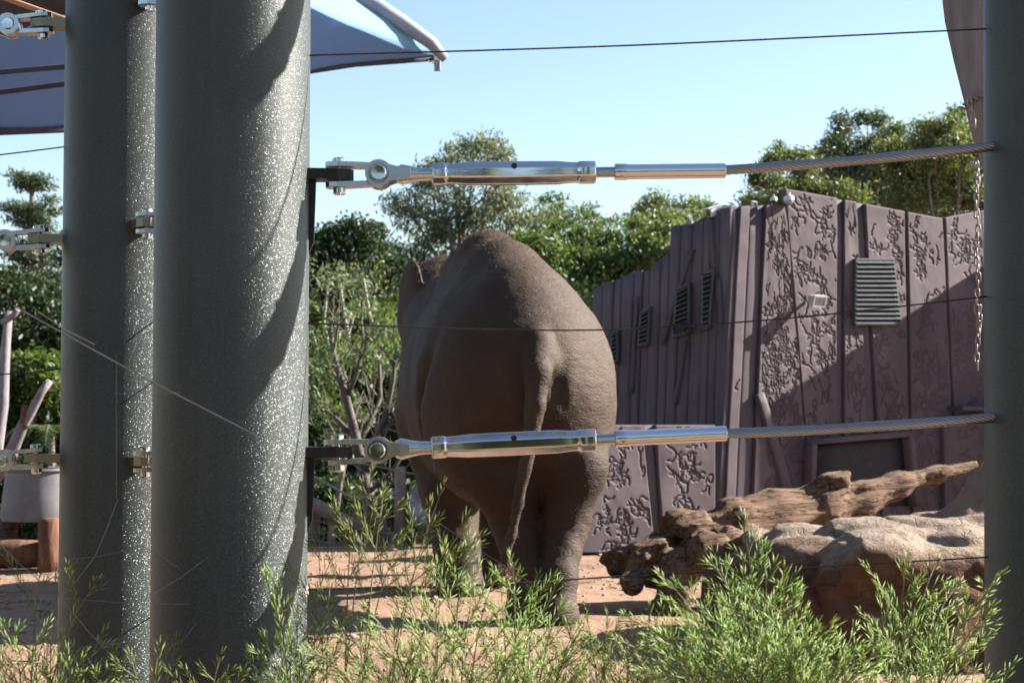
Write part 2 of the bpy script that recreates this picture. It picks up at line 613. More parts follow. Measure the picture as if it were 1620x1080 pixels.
BARK_D = mat_wood('grey_bark', (.075, .065, .055), (.15, .13, .11), (.27, .245, .22), (1, 1, .3), 16, .6, .02)
BARK_P = mat_wood('pale_bark', (.24, .21, .18), (.38, .35, .31), (.55, .52, .48), (1, 1, .3), 12, .5, .02)
TIMBER = mat_wood('red_timber', (.10, .045, .028), (.19, .095, .06), (.28, .16, .10), (1, 1, .3), 14, .8, .02)
GREY_T = mat_wood('grey_timber', (.16, .13, .12), (.27, .225, .205), (.38, .33, .31), (1, 1, .12), 16, .8, .02)
POLE_T = mat_wood('pole_timber', (.17, .155, .16), (.26, .245, .25), (.36, .34, .34), (1, 1, .1), 14, .8, .02)
SILVER_T = mat_wood('silver_timber', (.13, .12, .115), (.40, .39, .385), (.68, .67, .66), (1, 1, 1), 7, .8, .03)
SAIL = mat_sail()
SAIL_LIT = mat_sail('lit_shade_cloth', 2.0)  # brighter copy of the sail cloth, carries the skylit look of the strip
SAIL_D = simple('dark_cloth', (.05, .055, .085), (.075, .075, .10), 12, .85, .2, .004)
BEAM = simple('sail_beam_paint', (.30, .34, .42), (.38, .42, .50), 6, .45, .1, .003)
EDGE_LIT = simple('lit_edge_tan', (.42, .22, .13), (.50, .28, .17), 6, .6, .1, .003)
WHITE = simple('white_plastic', (.62, .63, .65), (.75, .75, .76), 15, .4, .1, .002)
DARKP = simple('dark_plastic', (.02, .02, .022), (.04, .04, .045), 15, .35, .1, .002)
GLASS = simple('lamp_glass', (.35, .36, .38), (.5, .5, .52), 30, .12, .1, .002, .5)
CREAM = simple('insulator', (.55, .50, .36), (.66, .61, .45), 20, .35, .1, .002)
TUB = simple('grey_tub', (.15, .15, .165), (.26, .25, .25), 5, .6, .3, .006)
WIRE = simple('wire', (.035, .035, .04), (.08, .08, .085), 40, .45, .2, .002, .6)
WEB = simple('web', (.22, .22, .21), (.34, .34, .33), 20, .5, 0)
CHAINM = mat_steel('chain_steel', (.22, .19, .17), .4, .2)
FL_EUC = mat_leaf('leaf_grey_green', (.075, .105, .07), (.15, .185, .115), (.31, .33, .22))
FL_DARK = mat_leaf('leaf_dark_green', (.014, .032, .012), (.03, .06, .02), (.065, .10, .03), .3)
FL_MID = mat_leaf('leaf_mid_green', (.042, .082, .028), (.095, .155, .05), (.21, .27, .095))
FL_BRI = mat_leaf('leaf_yellow_green', (.05, .09, .02), (.10, .15, .035), (.17, .21, .06), .45)
FL_OLV = mat_leaf('leaf_olive', (.06, .098, .045), (.145, .19, .078), (.30, .32, .135))
FL_PINE = mat_leaf('leaf_pine', (.036, .07, .046), (.085, .13, .075), (.175, .22, .115), .2)
FL_FRONT = mat_leaf('leaf_front', (.30, .44, .15), (.50, .67, .28), (.75, .82, .46), .5, .6)
FL_FRONT2 = mat_leaf('leaf_front_olive', (.23, .31, .09), (.38, .45, .15), (.52, .52, .22), .5, .6)
STEM = simple('stem', (.14, .15, .06), (.26, .26, .11), 40, .7, .2, .002)
HILLM = simple('hill_scrub', (.02, .035, .012), (.06, .085, .03), 3, .95, .8, .1)
BLOCKER_LEAF = simple('blocker_leaf', (.06, .08, .04), (.15, .17, .10), 3, .8, .8, .1)
HAIR = simple('elephant_hair', (.12, .06, .032), (.24, .12, .065), 30, .6, 0)
LITTER = simple('litter', (.07, .045, .03), (.30, .22, .13), 3, .9, .2, .004)
PEB = simple('pebble', (.34, .22, .15), (.52, .40, .31), 30, .9, .2, .004)

# ------------------------------------------------------------------ ground
rng = np.random.default_rng(7)


PRINTS = [(rng.uniform(-3.4, 2.6), rng.uniform(8.2, 14.8), rng.uniform(.10, .16)) for _ in range(70)]


def ground_h(X, Y):
    pr = 0
    for (fx, fy, fr) in PRINTS:      # shallow round elephant footprints with a raised lip
        q = ((X - fx) ** 2 + (Y - fy) ** 2) / fr ** 2
        pr = pr - .020 * np.exp(-q ** 2) + .010 * np.exp(-((np.sqrt(q) - 1.25) / .25) ** 2)
    z = pr + fbm(X * .45, Y * .45, X * 0, 3, 3) * .018 * np.clip((Y - 4) / 3, 0, 1)
    z = z + fbm(X * 2.6, Y * 2.6, X * 0, 5, 9, .62) * .015
    # hoof-churned lip at the far edge, then the ground falls away behind it
    z = z + .03 * np.exp(-((Y - 15.1) / .5) ** 2)
    drop = np.clip((Y - 15.5) / 3.0, 0, 1)
    z = z - .9 * drop * drop * (3 - 2 * drop)
    # dirt mound behind the boulder
    d2 = ((X - 4.15) / 1.35) ** 2 + ((Y - 12.9) / 1.0) ** 2
    md = np.exp(-d2 * .9)
    z = z + md * (.80 + .14 * fbm(X * 2.4, Y * 2.4, X * 0, 4, 21, .55) + .05 * fbm(X * 6, Y * 6, X * 0, 2, 23, .5))
    return z


def grid_sheet(name, xs, ys, mat, zoff=0.0):
    X, Y = np.meshgrid(xs, ys, indexing='ij')
    Z = ground_h(X, Y) + zoff
    V = np.stack([X, Y, Z], -1).reshape(-1, 3)
    n, m = len(xs), len(ys)
    I = np.arange(n * m).reshape(n, m)
    F = np.stack([I[:-1, :-1], I[1:, :-1], I[1:, 1:], I[:-1, 1:]], -1).reshape(-1, 4)
    return np_mesh(name, V, F, mat, None, True)


xs = np.concatenate([-np.geomspace(900, 9, 22), np.arange(-8, 7.5, .06), np.geomspace(7.6, 900, 22)])
ys = np.concatenate([-np.geomspace(300, 2, 12), np.arange(-1, 6, .2), np.arange(6, 17.5, .05), np.geomspace(17.6, 1500, 26)])
g = grid_sheet('ground', xs, ys, DIRT)
tag(g, kind='structure')

# rising scrub-covered hill behind the trees
hx = np.linspace(-90, 90, 90); hy = np.linspace(44, 130, 40)
X, Y = np.meshgrid(hx, hy, indexing='ij')
Z = -1.4 + 5.2 * np.clip((Y - 44) / 22, 0, 1) ** .8 + 1.2 * fbm(X * .12, Y * .12, X * 0, 4, 5) * np.clip((Y - 44) / 8, 0, 1)
I = np.arange(X.size).reshape(X.shape)
hill = np_mesh('hill', np.stack([X, Y, Z], -1).reshape(-1, 3),
               np.stack([I[:-1, :-1], I[1:, :-1], I[1:, 1:], I[:-1, 1:]], -1).reshape(-1, 4), HILLM, None, True)
tag(hill, kind='structure')

# loose crumbs of dirt and stone
n = 1500
px_ = rng.uniform(-4, 3.5, n); py_ = rng.uniform(6.5, 15.2, n)
pz_ = ground_h(px_, py_)
sz = rng.uniform(.006, .02, n) * (1 + (rng.random(n) > .96) * 1.3)
oc = np.array([(1, 0, 0), (-1, 0, 0), (0, 1, 0), (0, -1, 0), (0, 0, .7), (0, 0, -.7)], np.float32)
of = np.array([(0, 2, 4), (2, 1, 4), (1, 3, 4), (3, 0, 4), (2, 0, 5), (1, 2, 5), (3, 1, 5), (0, 3, 5)])
V = (oc[None] * (sz[:, None, None] * rng.uniform(.6, 1.3, (n, 6, 1)))) + np.stack([px_, py_, pz_ + sz * .3], -1)[:, None]
F = (of[None] + (np.arange(n) * 6)[:, None, None]).reshape(-1, 3)
o = np_mesh('loose_stones', V.reshape(-1, 3), F, PEB)
tag(o, 'small loose stones and crumbs scattered on the red dirt', 'stones', kind='stuff')

# dry twigs and hay stalks trodden into the dirt
n = 420
tx = rng.uniform(-4, 3, n); ty = rng.uniform(7, 15, n); ta = rng.uniform(0, math.pi, n); tl = rng.uniform(.03, .16, n)
dx, dy = np.cos(ta) * tl, np.sin(ta) * tl; wx, wy = -np.sin(ta) * .004, np.cos(ta) * .004
def gz(x, y): return ground_h(x, y) + .006
V = np.stack([np.stack([tx - wx, ty - wy, gz(tx, ty)], -1), np.stack([tx + wx, ty + wy, gz(tx, ty)], -1), np.stack([tx, ty, gz(tx, ty) + .007], -1),
              np.stack([tx + dx - wx, ty + dy - wy, gz(tx + dx, ty + dy)], -1), np.stack([tx + dx + wx, ty + dy + wy, gz(tx + dx, ty + dy)], -1), np.stack([tx + dx, ty + dy, gz(tx + dx, ty + dy) + .007], -1)], 1).reshape(-1, 3)
T = np.array([(0, 1, 4, 3), (1, 2, 5, 4), (2, 0, 3, 5)])
o = np_mesh('ground_litter', V, (T[None] + (np.arange(n) * 6)[:, None, None]).reshape(-1, 4), LITTER)
tag(o, 'dry twigs and stalks lying on the red dirt', 'litter', kind='stuff')

# ------------------------------------------------------------------ barn
CORNER = P(1160, 660, 15.8); CORNER.z = 0
aR, bL = R(31), R(40)
dR = Vector((math.cos(aR), math.sin(aR), 0)); nR = Vector((math.sin(aR), -math.cos(aR), 0))
dL = Vector((-math.cos(bL), math.sin(bL), 0)); nL = Vector((-math.sin(bL), -math.cos(bL), 0))
barn = empty('barn', CORNER, 'mauve panelled barn with branching relief walls and louvred vents', 'barn')


def plane_quad(q, p0, n):
    return [on_plane(x, y, p0, n) for x, y in q]     # tl, tr, br, bl


def relief(nu, nv, du, dv, density, seed):
    rr = np.random.default_rng(seed)
    H = np.zeros((nu, nv), np.float32)
    W, L = nu * du, nv * dv
    rad = 3
    ii, jj = np.meshgrid(np.arange(-rad, rad + 1), np.arange(-rad, rad + 1), indexing='ij')
    K = np.exp(-((ii * du) ** 2 + (jj * dv) ** 2) / .0075 ** 2)
    clusters = [(rr.uniform(0, W), rr.uniform(0, L)) for _ in range(max(2, int(W * L * 26)))]
    todo = []
    for cx, cy in clusters:
        base = rr.uniform(0, 6.28)
        for _ in range(int(density * .35)):
            todo.append((cx + rr.normal(0, .25), cy + rr.normal(0, .34), base + rr.normal(0, .9), rr.integers(12, 50), 0))
    while todo:
        x, y, a, nst, lev = todo.pop()
        curl = rr.normal(0, .12)
        for s in range(nst):
            x += math.cos(a) * .0075; y += math.sin(a) * .0075
            a += curl + rr.normal(0, .30)
            if s % 9 == 8: curl = rr.normal(0, .12)
            i, j = int(x / du), int(y / dv)
            if i < rad + 1 or j < rad + 1 or i > nu - rad - 2 or j > nv - rad - 2: break
            sl = (slice(i - rad, i + rad + 1), slice(j - rad, j + rad + 1))
            H[sl] = np.maximum(H[sl], K)
            if lev < 2 and rr.random() < .07:
                todo.append((x, y, a + rr.choice((-1, 1)) * rr.uniform(.6, 1.2), rr.integers(6, 18), lev + 1))
    return -H * .015


def panel(q, p0, n, out=0.0, mat=BARN, name='panel', thick=.05, rel=0, seed=1, slope=0.0, res=.0072):
    tl, tr, br, bl = plane_quad(q, p0, n)
    W = max((tr - tl).length, (br - bl).length); L = max((tl - bl).length, (tr - br).length)
    if rel:
        nu, nv = max(6, int(W / res)), max(6, int(L / res))
    else:
        nu, nv = 5, 12
    u = np.linspace(0, 1, nu); v = np.linspace(0, 1, nv)
    U, Vv = np.meshgrid(u, v, indexing='ij')
    A = lambda p: np.array(p, np.float32)[None, None]
    B = (A(bl) * (1 - U[..., None]) + A(br) * U[..., None]) * (1 - Vv[..., None]) + (A(tl) * (1 - U[..., None]) + A(tr) * U[..., None]) * Vv[..., None]
    H = np.zeros((nu, nv), np.float32)
    if rel:
        H += relief(nu, nv, W / (nu - 1), L / (nv - 1), rel, seed)
        H += .004 * fbm(U * W * 3, Vv * L * 3, U * 0 + seed, 3, seed)
    H += slope * (U - .5)
    H[0, :] -= .007; H[-1, :] -= .007; H[:, 0] -= .007; H[:, -1] -= .007
    N = np.array(n, np.float32)
    T = B + (H + out)[..., None] * N
    Bk = B + (out - thick) * N
    I = np.arange(nu * nv).reshape(nu, nv)
    F = np.stack([I[:-1, :-1], I[1:, :-1], I[1:, 1:], I[:-1, 1:]], -1).reshape(-1, 4)
    ring = [(i, 0) for i in range(nu)] + [(nu - 1, j) for j in range(1, nv)] + [(i, nv - 1) for i in range(nu - 2, -1, -1)] + [(0, j) for j in range(nv - 2, 0, -1)]
    V = [T.reshape(-1, 3), np.array([Bk[i, j] for i, j in ring], np.float32)]
    nb = nu * nv; m = len(ring)
    S = [(I[ring[(k + 1) % m]], I[ring[k]], nb + k, nb + (k + 1) % m) for k in range(m)]
    F = np.concatenate([F, np.array(S)])
    return np_mesh(name, np.concatenate(V), F, mat, barn, False)


p0 = CORNER
# left wall: weathered planks with stepped tops
tops = [(940, 458, 956, 449), (956, 448, 972, 444), (972, 444, 987, 440), (988, 438, 1005, 429), (1005, 429, 1018, 428), (1018, 428, 1031, 428), (1032, 421, 1047, 410),
        (1047, 410, 1061, 400), (1063, 358, 1079, 356), (1079, 356, 1096, 354), (1096, 353, 1116, 343), (1116, 343, 1128, 337), (1128, 337, 1141, 332), (1141, 332, 1159, 328)]
for i, (x0, y0, x1, y1) in enumerate(tops):
    s = -14
    jit = [0, .012, .004, .016, .007][i % 5]
    panel([(x0, y0), (x1, y1), (x1 + s, 872), (x0 + s, 872)], p0, nL, .02 + jit, BARN_P, 'plank', .08, 0, slope=(.012 if i % 3 else -.012))
# thin leaning laths nailed over the planks
for (xa, ya, xb, yb, w) in [(1098, 395, 1052, 545, 3), (1128, 348, 1133, 425, 3), (1140, 440, 1150, 560, 3.5), (1012, 470, 1003, 620, 3), (1088, 540, 1072, 640, 3)]:
    panel([(xa - w, ya), (xa + w, ya), (xb + w, yb), (xb - w, yb)], p0, nL, .062, BARN_B, 'lath', .05)
# facet and right wall
WRQ = [
    ('strip', [(1160, 327), (1168, 327), (1140, 880), (1130, 880)], .012, BARN_B, 0),
    ('panel', [(1168, 327), (1184, 326), (1156, 880), (1140, 880)], .03, BARN, 5),
    ('strip', [(1184, 326), (1209, 325), (1184, 880), (1156, 880)], .005, BARN_B, 0),
    ('panel', [(1209, 325), (1240, 325), (1286, 880), (1184, 880)], .035, BARN, 9),
    ('panel', [(1238, 299), (1320, 314), (1318, 880), (1288, 880)], .045, BARN, 9),
    ('strip', [(1320, 314), (1333, 317), (1332, 880), (1318, 880)], .008, BARN_B, 0),
    ('panel', [(1333, 317), (1351, 320), (1380, 880), (1332, 880)], .035, BARN, 9),
    ('strip', [(1351, 320), (1365, 323), (1396, 880), (1380, 880)], .010, BARN_B, 0),
    ('panel', [(1365, 323), (1427, 335), (1436, 880), (1396, 880)], .040, BARN, 9),
    ('strip', [(1427, 335), (1432, 336), (1442, 880), (1436, 880)], .010, BARN_B, 0),
    ('panel', [(1432, 336), (1487, 346), (1512, 880), (1442, 880)], .040, BARN, 9),
    ('strip', [(1487, 346), (1491, 345), (1517, 880), (1512, 880)], .012, BARN_B, 0),
    ('panel', [(1491, 345), (1548, 334), (1580, 880), (1517, 880)], .040, BARN, 9),
    ('panel', [(1549, 334), (1640, 320), (1670, 880), (1581, 880)], .030, BARN, 6),
]
for i, (nm, q, out, mt, rl) in enumerate(WRQ):
    panel(q, p0, nR, out, mt, nm, .08, rl, 40 + i)
# leaning struts nailed across the right wall
panel([(1190, 625), (1203, 622), (1256, 800), (1241, 804)], p0, nR, .075, BARN_B, 'strut', .06)
# projecting ledge with block below
c = on_plane(1530, 646, p0, nR) + nR * .13
Mr = Matrix((dR, -nR, Vector((0, 0, 1)))).transposed()
MB().box(c, (.66, .26, .05), Mr, .006).build('ledge', BARN_B, barn)
panel([(1482, 660), (1590, 652), (1600, 880), (1486, 880)], p0, nR, .10, BARN, 'panel', .08, 7, 91)
# doorway in a raised frame: dark panel stands in for its shaded recess
panel([(1277, 703), (1421, 691), (1432, 800), (1273, 800)], p0, nR, .058, DOOR_SHADE, 'recess_shade', .02)
for q in ([(1268, 700), (1277, 700), (1273, 800), (1264, 800)], [(1421, 688), (1430, 687), (1442, 800), (1432, 800)], [(1268, 694), (1430, 681), (1430, 690), (1268, 703)]):
    panel(q, p0, nR, .16, BARN, 'door_frame', .12)
# low projecting wall in front of the left wall
dF = Vector((math.cos(R(27)), math.sin(R(27)), 0)); nF = Vector((math.sin(R(27)), -math.cos(R(27)), 0))
pF = P(915, 660, 14.5); pF.z = 0
for i, (q, out, mt, rl) in enumerate([
        ([(918, 672), (1014, 672), (1034, 874), (912, 874)], .03, BARN, 9),
        ([(1014, 672), (1034, 672), (1048, 874), (1034, 874)], .0, BARN_B, 0),
        ([(1034, 672), (1129, 672), (1129, 874), (1048, 874)], .03, BARN, 9)]):
    panel(q, pF, nF, out, mt, 'panel' if rl else 'strip', .25, rl, 70 + i)
# solid core behind the cladding and an unseen slab added to shade the right wall
eL = on_plane(935, 660, p0, nL); eR = on_plane(1680, 660, p0, nR)
core = [(CORNER - (nR + nL) * .10), (eL - nL * .09), (eL + Vector((.6, 4, 0))), (eR + Vector((0, 3, 0))), (eR - nR * .09)]
MB().prism([(p.x, p.y) for p in core][::-1], -.9, 2.2, lambda u, w, d: Vector((u, w, d))).build('core_wall', BARN_B, barn)
hi = [(on_plane(1170, 660, p0, nR) - nR * .1), (eR - nR * .09), (eR + Vector((0, 2.5, 0))), (CORNER + Vector((1.2, 2.6, 0)))]
MB().prism([(p.x, p.y) for p in hi], 2.21, 2.75, lambda u, w, d: Vector((u, w, d))).build('roof', BARN_B, barn)
XW = 6.6


def back(px, py):
    q = on_plane(px, py, p0, nR)
    t = (XW - q.x) / SUN.x
    return q + SUN * t


A_, B_ = back(1550, 425), back(1290, 592)
sl = (B_.z - A_.z) / (B_.y - A_.y)
zz = lambda y: A_.z + sl * (y - A_.y)
y0, y1 = 17.0, 19.8
MB().prism([(y0, -.5), (y1, -.5), (y1, max(.5, zz(y1))), (y0, max(.5, zz(y0)))], XW, XW + .2, lambda u, w, d: Vector((d, u, w))).build('shade_slab', BARN, barn)


def louvre(q, p, n, d, nslat, lab=None):
    tl, tr, br, bl = [x + n * .07 for x in plane_quad(q, p, n)]
    fr = MB()
    for (s, e) in ((tl, tr), (tr, br), (br, bl), (bl, tl)):
        dirv = (e - s).normalized(); side = dirv.cross(n)
        w = .009
        fr.prism([(-w, -w), ((e - s).length + w, -w), ((e - s).length + w, w), (-w, w)], -.035, .008, lambda u, ww, dd: s + dirv * u + side * ww + n * dd)
    f = fr.build('louvre', VENT, barn)
    back_ = MB().add([x - n * .022 for x in (tl, tr, br, bl)] + [x - n * .034 for x in (tl, tr, br, bl)],
                     [(0, 3, 2, 1), (4, 5, 6, 7), (0, 1, 5, 4), (1, 2, 6, 5), (2, 3, 7, 6), (3, 0, 4, 7)])
    back_.build('backing', VENT_SHADE, f)  # dark plate stands in for the shade inside the vent
    H = ((tl - bl).length + (tr - br).length) / 2
    for i in range(nslat):
        t0 = (i + .12) / nslat; t1 = (i + .62) / nslat
        l0, r0 = bl.lerp(tl, t0), br.lerp(tr, t0); l1, r1 = bl.lerp(tl, t1), br.lerp(tr, t1)
        o0, o1 = n * .022, n * -.012
        th = Vector((0, 0, .008))
        V = [l0 + o0, r0 + o0, r1 + o1, l1 + o1, l0 + o0 + th, r0 + o0 + th, r1 + o1 + th, l1 + o1 + th]
        MB().add(V, [(0, 3, 2, 1), (4, 5, 6, 7), (0, 1, 5, 4), (1, 2, 6, 5), (2, 3, 7, 6), (3, 0, 4, 7)]).build('slat', VENT, f)


louvre([(1347, 411), (1406, 411), (1418, 514), (1345, 514)], p0, nR, dR, 14)
louvre([(1118, 434), (1135, 429), (1128, 519), (1117, 521)], p0, nL, dL, 11)
louvre([(1077, 459), (1096, 449), (1096, 526), (1071, 534)], p0, nL, dL, 10)
louvre([(1020, 496), (1034, 487), (1031, 544), (1016, 547)], p0, nL, dL, 8)
louvre([(974, 527), (983, 522), (983, 572), (974, 575)], p0, nL, dL, 7)


# ------------------------------------------------------------------ fixtures on the barn
def floodlight(px, py, n, w, h, body, lab, plane_n, glass=True):
    c = on_plane(px, py, p0, plane_n) + plane_n * .17
    root = empty('floodlight', c, lab, 'floodlight')
    up = Vector((0, 0, 1)); fwd = (plane_n - up * .35).normalized(); rt = fwd.cross(up).normalized(); u2 = rt.cross(fwd)
    M = Matrix((rt, fwd, u2)).transposed()
    V = []
    mb = MB()
    # wedge body: wide front, narrow back
    f0 = [(-w / 2, .05, -h / 2), (w / 2, .05, -h / 2), (w / 2, .05, h / 2), (-w / 2, .05, h / 2)]
    f1 = [(-w * .3, -.06, -h * .25), (w * .3, -.06, -h * .25), (w * .3, -.06, h * .3), (-w * .3, -.06, h * .3)]
    V = [c + M @ Vector(p) for p in f0 + f1]
    mb.add(V, [(0, 1, 2, 3), (7, 6, 5, 4), (0, 4, 5, 1), (1, 5, 6, 2), (2, 6, 7, 3), (3, 7, 4, 0)])
    mb.build('housing', body, root)
    rim = MB()
    for s, sz in (((0, .055, h / 2), (w * 1.08, .03, .016)), ((0, .055, -h / 2), (w * 1.08, .03, .016)), ((w / 2, .055, 0), (.016, .03, h)), ((-w / 2, .055, 0), (.016, .03, h))):
        rim.box(c + M @ Vector(s), sz, M)
    rim.build('rim', body, root)
    MB().box(c + M @ Vector((0, .056, 0)), (w * .92, .008, h * .9), M).build('lens', GLASS if glass else DARKP, root)
    br = MB(); br.tube([c - plane_n * .12, c + M @ Vector((0, -.03, -.02))], .018, 8); br.build('bracket', body, root)


floodlight(1272, 476, 0, .15, .105, WHITE, 'pale box floodlight fixed to the barn wall left of the large vent', nR)
floodlight(1094, 517, 0, .11, .07, DARKP, 'small dark floodlight in front of the narrow barn vents', nL, False)


def box_camera(px, py, Y, size, lab, dirx, tilt, mat=WHITE):
    c = P(px, py, Y)
    root = empty('security_camera', c, lab, 'camera', 'security cameras on the barn roof edge')
    d = Vector((dirx, -1, tilt)).normalized(); rt = d.cross(Vector((0, 0, 1))).normalized(); up = rt.cross(d)
    M = Matrix((rt, d, up)).transposed()
    MB().box(c, (size * .42, size, size * .4), M, size * .05).build('housing', mat, root)
    MB().box(c + M @ Vector((0, .06 * size, size * .23)), (size * .5, size * 1.12, size * .05), M, .002).build('sun_shield', mat, root)
    MB().tube([c + d * size * .46, c + d * size * .53], size * .15, 12).build('lens', DARKP, root)
    MB().tube([c, c - Vector((0, 0, size * .6)) + Vector((0, .05, 0)), c - Vector((0, 0, size * 1.1)) + Vector((0, .10, 0))], size * .09, 8).build('bracket', mat, root)
    return root


box_camera(1133, 334, 15.95, .20, 'long white box camera at the stepped left end of the barn roof', -1.6, -.55)
box_camera(1151, 329, 15.9, .10, 'small white camera right beside the long box camera', .9, -.2)
box_camera(1193, 322, 16.0, .085, 'tiny white camera on the flat part of the barn roof edge', .2, -.25)


def dome_camera(px, py, Y, r, lab, body, dome):
    c = P(px, py, on_plane(px, py, p0, nR).y - .10)
    root = empty('security_camera', c, lab, 'camera', 'security cameras on the barn roof edge')
    MB().lathe([(.001, r * 1.5), (r * .3, r * 1.5), (r * .35, r * .9), (r * .85, r * .8), (r, r * .5), (r, -r * .1), (r * .9, -r * .15)], c, 'z', 20).build('housing', body, root, auto=35)
    MB().lathe([(r * .86, -r * .15), (r * .8, -r * .5), (r * .55, -r * .82), (r * .2, -r * .97), (.001, -r)], c, 'z', 20).build('dome', dome, root, True)
    MB().tube([c + Vector((0, 0, r * 1.2)), c + Vector((0, .06, r * 1.3)), c + Vector((0, .11, -r * 1.4))], r * .22, 8).build('arm', body, root)


dome_camera(1248, 317, 16.2, .052, 'larger white dome camera beside the tall barn panel', WHITE, GLASS)
dome_camera(1224, 317, 16.1, .036, 'small dark-fronted dome camera between two white cameras', WHITE, DARKP)

# ------------------------------------------------------------------ elephant
YAW = R(10)
EO = np.array([.025, 10.15])


def E(f, r, z):
    return (EO[0] - math.sin(YAW) * f + math.cos(YAW) * r, EO[1] + math.cos(YAW) * f + math.sin(YAW) * r, z)


ME = ((math.cos(YAW), math.sin(YAW), 0), (-math.sin(YAW), math.cos(YAW), 0), (0, 0, 1))   # -> (r, f, z)


def W(px, py, Y): return tuple(P(px, py, Y))


def elephant_sdf(X, Y, Z):
    # barrel and rump
    d = sd_ell(X, Y, Z, E(.95, .0, 1.44), (.575, 1.25, .77), ME)
    d = smin(d, sd_ell(X, Y, Z, E(.18, .03, 1.45), (.575, .80, .70), ME), .22)
    d = smin(d, sd_ell(X, Y, Z, E(.10, .25, 1.30), (.335, .52, .56), ME), .15)
    d = smin(d, sd_ell(X, Y, Z, E(.10, -.22, 1.30), (.34, .52, .58), ME), .15)
    # spine ridge: sacrum, highest arch, shoulders
    pts = [(-.30, 1.68, .10, .02), (-.05, 1.93, .14, .02), (.35, 2.14, .15, -.01), (.75, 2.26, .14, -.05), (1.2, 2.20, .15, -.05), (1.8, 2.10, .18, -.05)]
    for (fa, za, ra, qa), (fb, zb, rb, qb) in zip(pts[:-1], pts[1:]):
        d = smin(d, sd_cap(X, Y, Z, E(fa, qa, za), E(fb, qb, zb), ra, rb), .26)
    # shoulders, neck, head
    d = smin(d, sd_ell(X, Y, Z, E(1.75, .0, 1.42), (.48, .5, .72), ME), .25)
    d = smin(d, sd_cap(X, Y, Z, E(1.8, -.03, 1.8), E(2.25, -.14, 1.98), .36, .33), .25)
    hc = W(698, 500, 12.55)
    d = smin(d, sd_ell(X, Y, Z, (hc[0] + .05, hc[1], hc[2] - .03), (.28, .42, .46)), .2)
    d = smin(d, sd_ell(X, Y, Z, (hc[0] + .02, hc[1] + .05, hc[2] + .19), (.2, .26, .22)), .15)
    tr = [(hc[0] - .05, hc[1] + .35, 1.75), (hc[0] - .07, hc[1] + .52, 1.3), (hc[0] - .05, hc[1] + .5, .7), (hc[0], hc[1] + .42, .25)]
    rr_ = [.2, .16, .12, .08]
    for a, b, ra, rb in zip(tr[:-1], tr[1:], rr_[:-1], rr_[1:]):
        d = smin(d, sd_cap(X, Y, Z, a, b, ra, rb), .12)
    # legs: each grows out of the trunk, neighbours stay apart
    def leg(pts, sole, k=.06):
        q = None
        for (a, ra), (b, rb) in zip(pts[:-1], pts[1:]):
            c = sd_cap(X, Y, Z, a, b, ra, rb)
            q = c if q is None else smin(q, c, k)
        fx = pts[-1][0]
        return smin(q, sd_ell(X, Y, Z, (fx[0], fx[1] - .02, .06), sole), .06)
    rear = (.112, .135, .10); fore = (.15, .16, .11)
    legs = [leg([(E(.05, .31, 1.22), .28), (W(910, 740, 9.98), .190), (W(895, 830, 10.0), .138), (W(885, 915, 9.80), .098), (W(885, 975, 9.72), .108)], rear),
            leg([(E(.08, -.25, 1.20), .30), (W(795, 755, 9.98), .205), (W(818, 830, 10.05), .146), (W(832, 910, 9.88), .104), (W(832, 965, 9.84), .110)], rear),
            leg([(E(1.6, -.30, 1.2), .27), (W(713, 770, 11.45), .21), (W(722, 860, 11.4), .165), (W(729, 945, 11.35), .158)], fore),
            leg([(E(1.7, .26, 1.2), .27), (W(785, 770, 11.95), .165), (W(790, 860, 11.95), .150), (W(795, 922, 11.95), .15)], fore)]
    trunk = d
    for q in legs:
        d = smin(d, smin(trunk, q, .12), .02)
    # pit beside the tail, fold between the thighs
    d = -smin(-d, sd_ell(X, Y, Z, W(884, 612, 9.52), (.016, .05, .08)), .09)
    d = -smin(-d, sd_cap(X, Y, Z, W(862, 640, 9.5), W(861, 760, 9.6), .02, .05), .07)
    # flank crease in front of the thigh
    d = -smin(-d, sd_cap(X, Y, Z, W(664, 470, 9.9), W(684, 700, 10.2), .012, .03), .16)
    # tail
    tp = [(846, 490, 9.86, .085), (851, 545, 9.60, .090), (850, 590, 9.48, .082), (846, 640, 9.45, .068), (840, 690, 9.45, .054), (831, 740, 9.46, .038),
          (820, 795, 9.48, .029), (809, 845, 9.49, .024), (799, 885, 9.50, .019), (798, 915, 9.50, .021)]
    for a, b in zip(tp[:-1], tp[1:]):
        d = smin(d, sd_cap(X, Y, Z, W(*a[:3]), W(*b[:3]), a[3], b[3]), .022)
    d = smin(d, sd_ell(X, Y, Z, W(868, 570, 9.58), (.055, .06, .075)), .05)
    # ears (thin flaps beside the head)
    for sx, c in ((-1, W(651, 470, 12.15)), (1, (hc[0] + .36, hc[1] - .2, hc[2]))):
        th = R(62) * sx
        Mx = ((math.cos(th), math.sin(th), 0), (-math.sin(th), math.cos(th), 0), (0, 0, 1))
        d = smin(d, sd_ell(X, Y, Z, c, (.20, .032, .27), Mx), .03)
    # tired folds of skin
    fold = np.exp(-(((X - .20) / .16) ** 2 + ((Z - 1.25) / .32) ** 2)) + .8 * np.exp(-((Z - .55) / .28) ** 2)
    d = d + .011 * fold * np.abs(fbm(X * 9 + Z * 7, Y * 6, Z * 15 - X * 6, 2, 35))
    d = d + .010 * fbm(X * 2.2, Y * 2.2, Z * 1.6, 3, 31) + .0035 * fbm(X * 9, Y * 9, Z * 16, 2, 33)
    d = np.maximum(d, .005 - Z)
    return d


